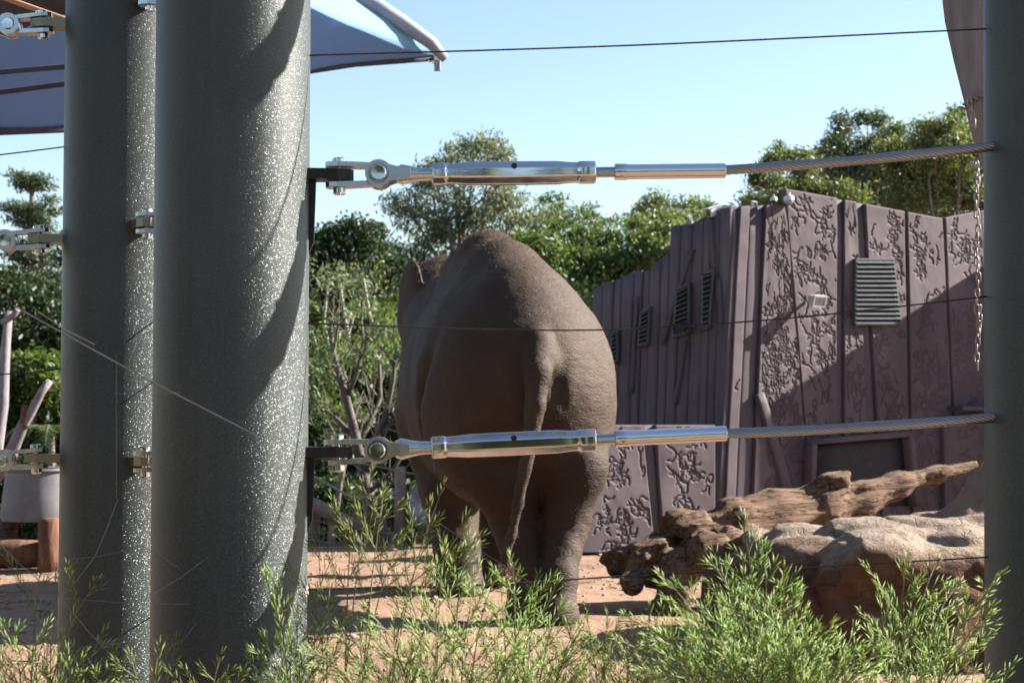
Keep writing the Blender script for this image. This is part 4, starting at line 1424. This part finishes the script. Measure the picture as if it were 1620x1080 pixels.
def tree(name, lab, Y, base_px, blobs, leafm, barkm, seed, per=900, leaf=(.12, .035), trunk_r=.12, sub=11, group='trees behind the elephant yard', droop=.3, cat='tree', depth=.8, base_z=-.9, sig=.27, branch=True, fork=.55):
    rr = np.random.default_rng(seed)
    k = Y / FPX
    base = P(base_px, 800, Y); base.z = base_z
    root = empty(name, base, lab, cat, group)
    cen = []
    tb = MB()
    cs = []
    for (x, y, rx, ry) in blobs:
        yo = rr.uniform(-depth, depth)
        c = P(x, y, Y + yo); cs.append((c, rx * k * 1.12, ry * k * 1.15))
    lo_z = min(c.z for c, _, _ in cs); hi_z = max(c.z for c, _, _ in cs)
    mid = Vector((sum(c.x for c, _, _ in cs) / len(cs), Y, base.z + (hi_z - base.z) * fork))
    if branch:
        n = 6
        tpts = [base.lerp(mid, i / n) + Vector((rr.normal(0, .05), rr.normal(0, .05), 0)) * (1 if 0 < i < n else 0) * (mid.z - base.z) * .3 for i in range(n + 1)]
        tb.tube(tpts, [trunk_r * (1 - .45 * i / n) for i in range(n + 1)], 8)
    for (c, rx, rz) in cs:
        m = int(1.5 * per * (rx * rz) / (45 * k * 30 * k))
        nsub = max(3, int(sub * math.sqrt(rx * rz) / (38 * k)))
        dirs = rr.normal(0, 1, (nsub, 3)); dirs /= np.linalg.norm(dirs, axis=1)[:, None]
        rad_ = rr.uniform(.35, 1.0, (nsub, 1)) ** .6
        sc = np.array(c) + dirs * rad_ * np.array([rx, (rx + rz) / 2, rz]) * .85
        pick = rr.integers(0, nsub, m)
        s = sig * (rx + rz) / 2
        cen.append(sc[pick] + rr.normal(0, 1, (m, 3)) * np.array([s * 1.15, s * 1.15, s * .75]))
        if branch:
            p1 = mid.lerp(c, .5) + Vector((rr.normal(0, .15), rr.normal(0, .15), rr.uniform(-.25, .05)))
            st_ = base.lerp(mid, rr.uniform(.7, 1.0))
            r0 = trunk_r * rr.uniform(.28, .45)
            tb.tube([st_, st_.lerp(p1, .5) + Vector((0, 0, -.06)), p1, p1.lerp(c, .55) + Vector((rr.normal(0, .06), 0, .04)), c], [r0, r0 * .85, r0 * .65, r0 * .45, r0 * .25], 6)
            for q in sc[:4]:
                tb.tube([c.lerp(p1, .3), Vector(q)], [r0 * .3, r0 * .12], 5, False)
    cen = np.concatenate(cen)
    V = leaf_quads(cen, leaf[0], leaf[1], rr, droop)
    crown = np_mesh('crown', V, np.arange(len(V)).reshape(-1, 4), leafm, root)
    if branch: tb.build('trunk', barkm, root, True)
    return root


tree('gum_tree', 'tall airy gum tree rising highest behind the elephant', 34, 715,
     [(748, 232, 45, 22), (705, 248, 32, 18), (788, 246, 28, 18), (728, 270, 60, 20), (690, 285, 40, 18), (780, 285, 40, 20), (645, 322, 36, 26), (700, 322, 42, 28), (760, 325, 45, 28), (818, 326, 40, 24), (665, 362, 48, 32), (728, 366, 48, 30), (640, 400, 40, 32), (848, 352, 35, 26), (800, 370, 50, 30), (690, 410, 50, 40)],
     FL_EUC, BARK_P, 1, 560, (.15, .034), .15, droop=.9)
tree('broad_tree', 'round-topped dark green tree right of the nearest post', 31, 560,
     [(550, 372, 48, 24), (512, 388, 32, 24), (592, 384, 32, 26), (535, 416, 50, 32), (596, 425, 40, 32), (498, 432, 34, 36), (560, 455, 55, 22), (450, 410, 45, 35), (400, 430, 45, 40)],
     FL_DARK, BARK_P, 2, 1250, (.12, .045), .13, fork=.5)
tree('pale_scrub_tree', 'yellow-green sunlit tree between the pale trunks left of the elephant', 38, 560,
     [(512, 490, 36, 28), (570, 500, 45, 25), (620, 500, 36, 30), (540, 530, 45, 22), (600, 540, 45, 25), (500, 560, 40, 40), (640, 560, 40, 30), (450, 500, 50, 40)],
     FL_BRI, BARK_P, 3, 900, (.14, .05), .10)
tree('feathery_tree', 'thin feathery tree just right of the tall gum', 39, 905,
     [(885, 318, 30, 12), (905, 332, 38, 12), (880, 350, 40, 16), (945, 346, 40, 12), (985, 350, 32, 10), (920, 362, 40, 16)],
     FL_MID, BARK, 4, 560, (.14, .04), .08, sub=8)
tree('bushy_tree', 'bushy mid-green tree between the elephant and the barn', 33, 950,
     [(930, 386, 50, 26), (985, 384, 42, 26), (895, 412, 46, 30), (955, 425, 46, 30), (1020, 396, 36, 30), (880, 380, 30, 26), (1000, 430, 40, 25), (850, 400, 40, 35), (920, 450, 50, 30), (985, 455, 45, 25)],
     FL_MID, BARK, 5, 1050, (.13, .045), .12)
tree('dark_infill_tree', 'dark tree with rounded crown close beside the barn steps', 36, 1040,
     [(1035, 375, 30, 24), (1060, 385, 30, 30), (1040, 410, 36, 26), (1010, 365, 22, 18), (1045, 350, 24, 16)],
     FL_OLV, BARK, 6, 1000, (.13, .045), .10)
tree('umbrella_tree', 'flat-topped pale tree showing over the left half of the barn roof', 42, 1065,
     [(1060, 322, 40, 14), (1025, 336, 30, 12), (1098, 330, 32, 16), (1050, 345, 44, 14), (1100, 352, 40, 20), (1128, 335, 20, 16)],
     FL_OLV, BARK_P, 7, 760, (.16, .05), .10, sub=9)
tree('sheoak_tree', 'leftmost dark tree over the right end of the barn roof', 30, 1245,
     [(1250, 238, 28, 16), (1228, 262, 28, 20), (1268, 262, 36, 18), (1212, 290, 28, 20), (1250, 300, 40, 20), (1300, 300, 40, 24), (1215, 318, 40, 20), (1280, 325, 50, 22), (1335, 318, 40, 24)],
     FL_OLV, BARK, 8, 1150, (.12, .03), .11, droop=-.3)
tree('sheoak_tree', 'tall tree in the middle of the group behind the barn', 33, 1365,
     [(1335, 200, 30, 16), (1372, 196, 30, 16), (1345, 226, 40, 18), (1325, 255, 40, 24), (1372, 248, 40, 24), (1350, 285, 45, 24), (1400, 300, 45, 28), (1390, 330, 50, 24), (1345, 330, 45, 20), (1395, 225, 36, 22), (1300, 250, 36, 24), (1410, 262, 44, 26), (1300, 280, 40, 24)],
     FL_PINE, BARK, 9, 1150, (.13, .03), .12, droop=-.3)
tree('sheoak_tree', 'widest bright-topped tree behind the barn next to the right post', 31, 1475,
     [(1440, 208, 42, 16), (1488, 200, 40, 20), (1520, 192, 26, 18), (1530, 225, 34, 24), (1430, 240, 46, 22), (1480, 240, 45, 24), (1450, 280, 50, 26), (1510, 280, 46, 28), (1440, 315, 50, 26), (1500, 320, 50, 26), (1560, 310, 40, 30), (1570, 250, 40, 30)],
     FL_OLV, BARK, 10, 1250, (.12, .03), .13, droop=-.3)
tree('grey_shrub', 'grey-green shrub with sparse leaves at the foot of the trees, right of the nearest post', 23.5, 520,
     [(515, 545, 36, 24), (560, 560, 44, 24), (505, 600, 34, 34), (600, 570, 36, 24), (540, 650, 40, 24)],
     FL_MID, BARK, 11, 330, (.10, .026), .06, droop=.7)
for i, (lab, Yy, bl, mt) in enumerate([
        ('dark green thicket shrub behind the nearest post', 27, [(500, 620, 50, 40), (450, 640, 60, 60), (510, 690, 50, 40), (480, 760, 60, 50), (430, 560, 50, 50)], FL_DARK),
        ('deep green shrub behind the bare branching tree', 27.5, [(560, 610, 45, 36), (610, 640, 50, 46), (575, 690, 50, 40), (560, 760, 55, 50), (600, 590, 40, 30)], FL_DARK),
        ('green shrub hugging the left flank of the elephant', 28, [(640, 600, 45, 45), (660, 680, 50, 50), (640, 750, 55, 50), (690, 620, 50, 50), (700, 760, 60, 50)], FL_MID),
        ('low dark shrub behind the grey fence posts', 24, [(520, 800, 50, 36), (590, 810, 60, 36), (660, 810, 55, 40), (470, 820, 50, 40)], FL_DARK),
        ('shrub mass hidden mostly by the elephant body', 30, [(760, 520, 60, 60), (840, 500, 60, 50), (900, 520, 60, 60), (800, 640, 80, 80), (900, 660, 70, 80), (720, 500, 50, 50)], FL_MID)]):
    tree('shrub', lab, Yy, bl[1][0], bl, mt, BARK, 60 + i, 900, (.12, .05), .05, group='shrubs under the trees', cat='shrub', base_z=-.9)
for i, (lab, Yy, bl, mt) in enumerate([
        ('dark tree standing behind the second post, hidden from the front', 33, [(150, 400, 50, 34), (210, 420, 55, 36), (260, 400, 50, 34), (170, 470, 60, 40), (250, 480, 60, 44), (130, 520, 50, 50), (210, 560, 60, 50), (280, 560, 50, 50)], FL_DARK),
        ('mid-green tree standing behind the nearest post, hidden from the front', 34, [(330, 390, 50, 32), (390, 375, 55, 34), (360, 440, 60, 40), (430, 450, 50, 40), (320, 500, 60, 44), (400, 520, 60, 50), (350, 590, 60, 50)], FL_MID)]):
    tree('broad_tree', lab, Yy, bl[1][0], bl, mt, BARK, 140 + i, 800, (.14, .05), .12)
for i, (lab, bl) in enumerate([
        ('low shrub behind the foot of the second post', [(140, 680, 60, 60), (210, 690, 60, 60), (170, 780, 70, 60), (250, 790, 60, 60), (120, 620, 50, 50)]),
        ('low shrub behind the foot of the nearest post', [(300, 660, 60, 60), (370, 680, 60, 60), (330, 770, 70, 60), (410, 780, 70, 60), (430, 660, 50, 60)])]):
    tree('shrub', lab, 28, bl[1][0], bl, FL_DARK, BARK, 150 + i, 700, (.14, .055), .05, group='shrubs under the trees', cat='shrub')
# far trees closing the gaps on the slope
for i, (lab, Yy, bl, mt) in enumerate([
        ('distant tree crown filling the gap left of the tall gum', 46, [(470, 440, 60, 40), (520, 470, 60, 40), (580, 470, 60, 40), (630, 460, 60, 40), (540, 540, 70, 40), (620, 540, 60, 50)], FL_DARK),
        ('distant tree crown low between the tall gum and the barn', 47, [(860, 420, 60, 40), (920, 430, 60, 40), (980, 440, 60, 40), (1030, 430, 50, 40), (900, 480, 70, 50)], FL_DARK),
        ('distant dark tree behind the right half of the barn', 44, [(1230, 330, 60, 25), (1300, 335, 60, 25), (1370, 320, 60, 30), (1440, 330, 60, 30), (1510, 325, 60, 35), (1400, 280, 50, 30), (1480, 270, 50, 30)], FL_PINE)]):
    tree('distant_tree', lab, Yy, bl[1][0], bl, mt, BARK, 80 + i, 800, (.2, .07), .12, group='distant trees', depth=1.2)

# the bare grey tree in front of the thicket
rr = random.Random(5)
bt = empty('bare_tree', P(592, 868, 20), 'grey bare-limbed tree branching low beside the elephant', 'tree')
mbt = MB()


def limb(pts, r0, r1, twigs=3):
    twigs *= 2
    q = [P(x, y, Y) for x, y, Y in pts]
    n = len(q)
    mbt.tube(q, [.72 * (r0 + (r1 - r0) * i / (n - 1)) for i in range(n)], 8)
    for _ in range(twigs):
        i = rr.randrange(1, n)
        s = q[i - 1].lerp(q[i], rr.random())
        d = (q[i] - q[i - 1]).normalized() + Vector((rr.gauss(0, .6), rr.gauss(0, .4), rr.gauss(.25, .4)))
        e = s + d.normalized() * rr.uniform(.25, .6)
        m = s.lerp(e, .5) + Vector((rr.gauss(0, .04), 0, rr.gauss(0, .04)))
        mbt.tube([s, m, e], [r1 * .75, r1 * .5, r1 * .2], 5, False)
        for __ in range(2):
            e2 = m + Vector((rr.gauss(0, .2), rr.gauss(0, .1), rr.gauss(.08, .18)))
            mbt.tube([m, e2], [r1 * .35, r1 * .12], 4, False)


limb([(590, 880, 20), (585, 800, 20), (572, 730, 20), (560, 680, 20), (548, 630, 19.9), (530, 570, 19.8), (522, 520, 19.8)], .13, .035, 6)
limb([(578, 750, 20), (590, 700, 19.9), (610, 660, 19.8), (622, 600, 19.7), (628, 540, 19.7)], .075, .025, 5)
limb([(560, 690, 20), (535, 665, 20.1), (512, 645, 20.2), (488, 640, 20.3)], .05, .02, 4)
limb([(566, 700, 20), (585, 670, 20.2), (602, 630, 20.4), (600, 570, 20.5), (612, 510, 20.6)], .055, .02, 5)
limb([(590, 700, 19.9), (630, 655, 19.8), (650, 650, 19.7)], .04, .018, 3)
limb([(548, 630, 19.9), (565, 590, 19.8), (575, 540, 19.7), (570, 490, 19.7)], .04, .015, 4)
limb([(575, 735, 20), (540, 730, 20.1), (505, 720, 20.2)], .035, .014, 3)
limb([(582, 780, 20), (620, 745, 19.8), (650, 700, 19.7)], .05, .02, 4)
mbt.build('trunk', BARK_D, bt, True)
rg = np.random.default_rng(3)
cc = np.array([P(x + rg.normal(0, 16), y + rg.normal(0, 14), 20 + rg.normal(0, .5)) for x, y in [(522, 520), (628, 540), (612, 510), (570, 490), (530, 570), (600, 560), (500, 640), (640, 640)] for _ in range(150)])
Vq = leaf_quads(cc, .10, .024, rg, .8)
np_mesh('crown', Vq, np.arange(len(Vq)).reshape(-1, 4), FL_MID, bt)

# slender pale trunks among the trees
for i, (pts, r, lab) in enumerate([
        ([(620, 620, 29), (598, 550, 29), (585, 500, 29), (575, 440, 29)], .05, 'slender pale leaning sapling left of the elephant ear'),
        ([(530, 640, 29), (522, 560, 29), (512, 510, 29), (520, 440, 29)], .045, 'slender pale sapling nearest the steel post'),
        ([(556, 560, 28.5), (545, 500, 28.5), (538, 450, 28.5)], .04, 'short pale sapling under the round dark crown')]):
    q = [P(*p) for p in pts]
    b0_ = Vector((q[0].x + .1, q[0].y, -.9))
    s = empty('sapling', b0_, lab, 'tree', 'pale saplings in the thicket')
    MB().tube([b0_] + q, [r * 1.3] + [r * (1 - .18 * k) for k in range(len(q))], 8).build('trunk', BARK_P, s, True)
    cc = np.array([q[-1] + Vector((rg.normal(0, .28), rg.normal(0, .25), rg.normal(0, .18))) for _ in range(260)])
    Vq = leaf_quads(cc, .11, .03, rg, .5)
    np_mesh('crown', Vq, np.arange(len(Vq)).reshape(-1, 4), FL_EUC, s)

# left edge: tall pine with tiers, thicket and palm
pb = P(52, 800, 36); pb.z = -.9
pine = empty('tall_pine', pb, 'tall tiered pine at the left edge, its crown in the sky', 'tree')
mbp = MB(); cen = []
mbp.tube([pb, P(53, 500, 36), P(52, 380, 36), P(50, 285, 36)], [.2, .16, .1, .04], 10)
rg = np.random.default_rng(9)
tiers = [(280, 27, 8, 6), (288, 22, 8, 5), (322, 44, 8, 6), (330, 30, 8, 5), (350, 34, 8, 6), (378, 50, 8, 7), (404, 46, 10, 7), (428, 60, 12, 8), (450, 66, 14, 9), (478, 76, 14, 9), (505, 80, 16, 10), (535, 84, 18, 10), (565, 88, 18, 10)]
for (ty, rx, ry, nb) in tiers:
    c = P(51, ty + 14, 36)
    for k in range(nb):
        a = 2 * math.pi * k / nb + rg.uniform(0, .7)
        L = rx * 36 / FPX * rg.uniform(.55, 1.08)
        e = c + Vector((math.cos(a) * L, math.sin(a) * L, .10 + rg.normal(0, .10) + .1 * L))
        m = c.lerp(e, .55) + Vector((0, 0, -.05))
        mbp.tube([c, m, e], [.035, .025, .01], 5, False)
        for t, wgt in ((1.0, 95), (.75, 70), (.5, 35)):
            q = m.lerp(e, (t - .5) * 2) if t > .5 else m
            cen.append(np.array(q) + rg.normal(0, 1, (wgt, 3)) * np.array([.13, .13, .045]) + np.array([0, 0, .05]))
cen = np.concatenate(cen)
Vq = leaf_quads(cen, .13, .03, rg, -.6)
np_mesh('crown', Vq, np.arange(len(Vq)).reshape(-1, 4), FL_PINE, pine)
mbp.build('trunk', BARK, pine, True)
for i, (lab, Yy, bl, mt) in enumerate([
        ('dark leafy tree behind the pale dead trunk at the left edge', 31, [(70, 470, 40, 30), (20, 450, 30, 25), (60, 510, 50, 36), (20, 540, 40, 36), (90, 540, 40, 40), (-40, 500, 50, 60)], FL_DARK),
        ('sunlit green shrub at the left edge above the tub', 27, [(30, 590, 40, 34), (80, 600, 40, 36), (60, 650, 45, 36), (20, 680, 40, 40), (90, 690, 45, 40), (-30, 640, 50, 60)], FL_BRI),
        ('low dark shrub seen under the tub at the left edge', 25, [(30, 760, 50, 40), (90, 770, 50, 40), (40, 830, 60, 36), (110, 830, 60, 36), (-30, 790, 50, 50)], FL_DARK)]):
    tree('thicket_tree' if i == 0 else 'shrub', lab, Yy, bl[0][0], bl, mt, BARK, 120 + i, 900, (.13, .05), .07, group='thicket at the left edge', cat='tree' if i == 0 else 'shrub')
palm = empty('palm', P(85, 760, 24), 'small palm with drooping fronds between the dead branch and the post', 'palm')
pbm = MB(); cx = P(82, 690, 24)
pbm.tube([Vector((cx.x, cx.y, -.9)), cx - Vector((0, 0, .3)), cx], [.06, .05, .04], 8)
lv = []
for k in range(11):
    a = 2 * math.pi * k / 11 + .2
    spine = [cx + Vector((math.cos(a) * t * .8, math.sin(a) * t * .5, .75 * t - .85 * t * t)) for t in np.linspace(0, 1.0, 9)]
    pbm.tube(spine, [.012 * (1 - .1 * j) for j in range(9)], 5, False)
    for j in range(1, 9):
        for sgn in (-1, 1):
            for w_ in (0, .5):
                s = spine[j - 1].lerp(spine[j], 1 - w_)
                d = (spine[j] - spine[j - 1]).normalized(); sd3 = d.cross(Vector((0, 0, 1))).normalized()
                t_ = s + (sd3 * sgn + d * .7 + Vector((0, 0, -.25))).normalized() * .22
                wv = d * .012
                lv += [tuple(s - wv), tuple(s + wv), tuple(t_ + wv * .2), tuple(t_ - wv * .2)]
np_mesh('fronds', np.array(lv), np.arange(len(lv)).reshape(-1, 4), FL_MID, palm)
pbm.build('trunk', BARK, palm, True)

# ------------------------------------------------------------------ foreground shrubs: feathery fronds
OC = np.array([(0, 0, 0), (1, 0, 0), (-.5, .87, 0), (-.5, -.87, 0), (0, 0, 1)], np.float32)   # base, three mid points, tip


class Fronds:
    def __init__(s, seed):
        s.gap = 1.0; s.r = random.Random(seed); s.b = []; s.d = []; s.l = []; s.w = []; s.st = MB()

    def leaf(s, b, d, l, w):
        s.b.append(tuple(b)); s.d.append(tuple(d)); s.l.append(l); s.w.append(w)

    def spray(s, b, d, L, plane):
        r = s.r
        n = max(2, int(L / .0078))
        p = Vector(b); dd = Vector(d)
        side = dd.cross(plane).normalized()
        pts = [p.copy()]
        sg = r.choice((-1, 1))
        for i in range(n):
            dd = (dd + Vector((r.gauss(0, .04), r.gauss(0, .04), r.gauss(.006, .04)))).normalized()
            p = p + dd * (L / n); pts.append(p.copy())
            f = 1 - .45 * i / n
            sg = -sg
            ld = (dd + side * sg * r.uniform(.25, .5) + plane * r.gauss(0, .16)).normalized()
            s.leaf(p, ld, r.uniform(.020, .038) * (f * .5 + .5), r.uniform(.0007, .0011))
            if r.random() < .35:
                ld = (dd - side * sg * r.uniform(.25, .5) + plane * r.gauss(0, .2)).normalized()
                s.leaf(p, ld, r.uniform(.014, .028), r.uniform(.0007, .0010))
        s.leaf(p, dd, .026, .0009)
        s.st.tube(pts[::2] + ([pts[-1]] if len(pts) % 2 == 0 else []), [.0013 * (1 - .6 * k / max(1, len(pts[::2]))) for k in range(len(pts[::2]) + (1 if len(pts) % 2 == 0 else 0))], 4, False)

    def frond(s, base, tip, leafy, heart, spread=1.0):
        r = s.r
        base, tip = Vector(base), Vector(tip)
        mid = Vector(heart) + Vector((r.gauss(0, .015), r.gauss(0, .02), r.gauss(0, .015)))
        mid.x = mid.x * .75 + tip.x * .25
        N = 26
        pts = [base * (1 - t) ** 2 + mid * 2 * t * (1 - t) + tip * t * t for t in [i / N for i in range(N + 1)]]
        s.st.tube(pts, [.0034 * (1 - .8 * i / N) for i in range(N + 1)], 5)
        tot = sum((pts[i + 1] - pts[i]).length for i in range(N))
        plane = Vector((r.gauss(0, .45), -1, r.gauss(0, .35))).normalized()
        acc = 0; nxt = 0; sg = 1
        for i in range(N):
            seg = pts[i + 1] - pts[i]; acc += seg.length
            left = tot - acc
            while acc >= nxt:
                nxt += r.uniform(.020, .036) * s.gap
                if left < leafy:
                    f = left / leafy
                    sg = -sg
                    d = seg.normalized(); side = d.cross(plane).normalized()
                    dr = (d * 1.0 + side * sg * r.uniform(.4, .85) + plane * r.gauss(0, .22)).normalized()
                    s.spray(pts[i] + seg * r.random(), dr, (.024 + .12 * min(1, f * 1.3) * r.uniform(.45, 1.1)) * spread, plane)
        s.spray(pts[-1], (pts[-1] - pts[-2]).normalized(), .035, plane)

    def build(s, root, leafm):
        b = np.array(s.b, np.float32); d = np.array(s.d, np.float32); l = np.array(s.l, np.float32)[:, None]; w = np.array(s.w, np.float32)[:, None]
        a = np.cross(d, np.array([.3, .2, .93], np.float32)); a /= np.linalg.norm(a, axis=1)[:, None] + 1e-9
        c = np.cross(d, a)
        V = np.stack([b] + [b + d * l * .5 + (a * o[0] + c * o[1]) * w * 1.25 for o in OC[1:4]] + [b + d * l], 1).reshape(-1, 3)
        T = np.array([(0, 2, 1), (0, 3, 2), (0, 1, 3), (4, 1, 2), (4, 2, 3), (4, 3, 1)])
        F = (T[None] + (np.arange(len(b)) * 5)[:, None, None]).reshape(-1, 3)
        np_mesh('foliage', V, F, leafm, root)
        s.st.build('stems', STEM, root)


plants = [
    ('feathery green shrub in the bottom left corner', (60, 2.95), [(15, 1000), (55, 985), (105, 1005), (150, 1025), (190, 1045), (35, 1045), (125, 1050), (-20, 1020), (80, 1045), (5, 1060), (165, 1065)], FL_FRONT, .2),
    ('single thin sprig crossing the foot of the second post', (20, 3.05), [(138, 942), (60, 930), (100, 925)], FL_FRONT2, .05),
    ('small green sprigs low in front of the two left posts', (300, 2.9), [(262, 1045), (342, 1062), (205, 1064)], FL_FRONT2, .1),
    ('green shrub overlapping the lower right edge of the nearest post', (470, 2.95), [(436, 935), (455, 985), (428, 1035), (470, 1010), (490, 1030), (405, 1062), (500, 960), (478, 1062)], FL_FRONT, .16),
    ('tall upright sprig right of the nearest post', (535, 3.0), [(583, 782), (560, 800), (603, 805), (505, 880), (520, 950)], FL_FRONT2, .15),
    ('olive sprig arching right in front of the elephant front leg', (560, 3.05), [(722, 850), (690, 800), (740, 870), (665, 880), (625, 875)], FL_FRONT2, .14),
    ('dense green shrub in front of the elephant feet', (700, 2.9), [(700, 900), (735, 885), (655, 965), (600, 985), (775, 935), (560, 1015), (620, 1030), (690, 985), (740, 985), (520, 1045), (580, 1060), (650, 1050), (720, 1050), (780, 1020), (800, 1060)], FL_FRONT, .2),
    ('bright sprays directly below the hanging tail', (820, 2.98), [(812, 905), (850, 935), (835, 985), (795, 960), (880, 975), (860, 1030), (910, 1000), (820, 1040)], FL_FRONT, .17),
    ('loose light green shrub below the shadow of the log', (970, 3.0), [(930, 985), (960, 1000), (1000, 1005), (985, 1045), (930, 1040), (900, 1060), (1040, 1040)], FL_FRONT2, .13),
    ('large bushy green shrub in front of the boulder', (1230, 2.85), [(1180, 852), (1140, 900), (1060, 925), (1012, 985), (1095, 950), (1210, 900), (1240, 925), (1262, 965), (1300, 1000), (1340, 1020), (1160, 950), (1200, 965), (1230, 1010), (1120, 1010), (1150, 1050), (1085, 1040), (1280, 1050), (1040, 1000), (1190, 1030), (1100, 990), (1320, 1060), (1250, 1060), (1060, 1065), (1180, 920), (1270, 1015), (1370, 1050)], FL_FRONT, .22),
    ('upright green sprig with spread tips beside the right post', (1400, 2.95), [(1432, 908), (1472, 912), (1562, 928), (1548, 985), (1395, 970), (1500, 945), (1440, 960)], FL_FRONT, .16),
    ('low green sprays in the bottom right near the post', (1500, 2.9), [(1480, 1035), (1545, 1045), (1515, 1062), (1445, 1060)], FL_FRONT, .13),
]
for i, (lab, (bx, by), tips, mt, lf) in enumerate(plants):
    b = P(bx, 660, by); b.z = 0
    root = empty('feathery_shrub', b, lab, 'shrub', 'foreground shrubs')
    fr = Fronds(200 + i); fr.gap = .8 if 'large bushy' in lab else 1.15
    x0_, x1_ = min(t[0] for t in tips), max(t[0] for t in tips); ym = sum(t[1] for t in tips) / len(tips)
    extra = [] if len(tips) < 7 or 'left corner' in lab or 'nearest post' in lab else [(fr.r.uniform(x0_ - 20, x1_ + 20), fr.r.uniform(max(ym, 1010), 1110)) for _ in range(int(len(tips) * .9))]
    for (tx, ty) in list(tips) + extra:
        r = fr.r
        Yt = by + r.uniform(-.16, .12)
        bb = b + Vector((r.uniform(-.05, .05), r.uniform(-.05, .05), 0))
        fr.frond(bb, P(tx, ty, Yt), lf * r.uniform(.85, 1.3), P(bx, max(1040, ty + 90), by))
    fr.build(root, mt)

# ------------------------------------------------------------------ unseen foliage masses added behind and left of the view to block skylight
def hedge_blocker(name, lab, lo, hi, seed):
    c = [(a + b) / 2 for a, b in zip(lo, hi)]; r = [(b - a) / 2 for a, b in zip(lo, hi)]
    def f(X, Y, Z):
        d = np.maximum(np.maximum(np.abs(X - c[0]) - r[0] + .8, np.abs(Y - c[1]) - r[1] + .8), np.abs(Z - c[2]) - r[2] + .8) - .4
        return d + .45 * fbm(X * .9, Y * .9, Z * .9, 4, seed, .6)
    V, F = surface_nets(f, lo, hi, .2)
    root = np_mesh(name, V, F, BLOCKER_LEAF, None, True)
    return tag(root, lab, 'hedge_blocker', 'added sky blockers out of view')


hedge_blocker('hedge_blocker', 'unseen foliage mass added behind the viewpoint to block the sky', (-13, -9, -.5), (7, -5.5, 3.6), 301)
hedge_blocker('hedge_blocker', 'unseen foliage mass added left of the viewpoint to block the sky', (-13, -6.5, -.5), (-8, 5.5, 4.2), 302)

# ------------------------------------------------------------------ spider web strands over the left posts
web = empty('spider_web', P(180, 700, 2.95), 'pale spider web threads strung across the left posts', 'spider web')
strands = [((22, 484, 2.9), (408, 690, 3.15), .0021), ((60, 493, 2.9), (150, 545, 2.95), .0019), ((180, 622, 2.95), (285, 620, 3.0), .0005), ((184, 560, 2.95), (184, 790, 2.95), .0005),
           ((186, 790, 2.95), (150, 880, 2.9), .0007), ((150, 880, 2.9), (95, 945, 2.9), .0008), ((95, 945, 2.9), (190, 1050, 2.9), .0008), ((95, 945, 2.9), (300, 955, 3.0), .0004),
           ((240, 940, 3.0), (330, 880, 3.05), .0005), ((240, 862, 3.0), (285, 900, 3.0), .0005), ((280, 1020, 3.0), (310, 985, 3.0), .0005), ((100, 885, 2.9), (210, 868, 2.95), .0004),
           ((560, 735, 3.0), (900, 960, 3.1), .0006), ((0, 860, 2.9), (60, 915, 2.9), .0008)]
for a, b, r in strands:
    pa, pb_ = P(*a), P(*b)
    MB().tube([pa, pa.lerp(pb_, .5) - Vector((0, 0, .004)), pb_], r * .75, 5).build('strand', WEB, web)
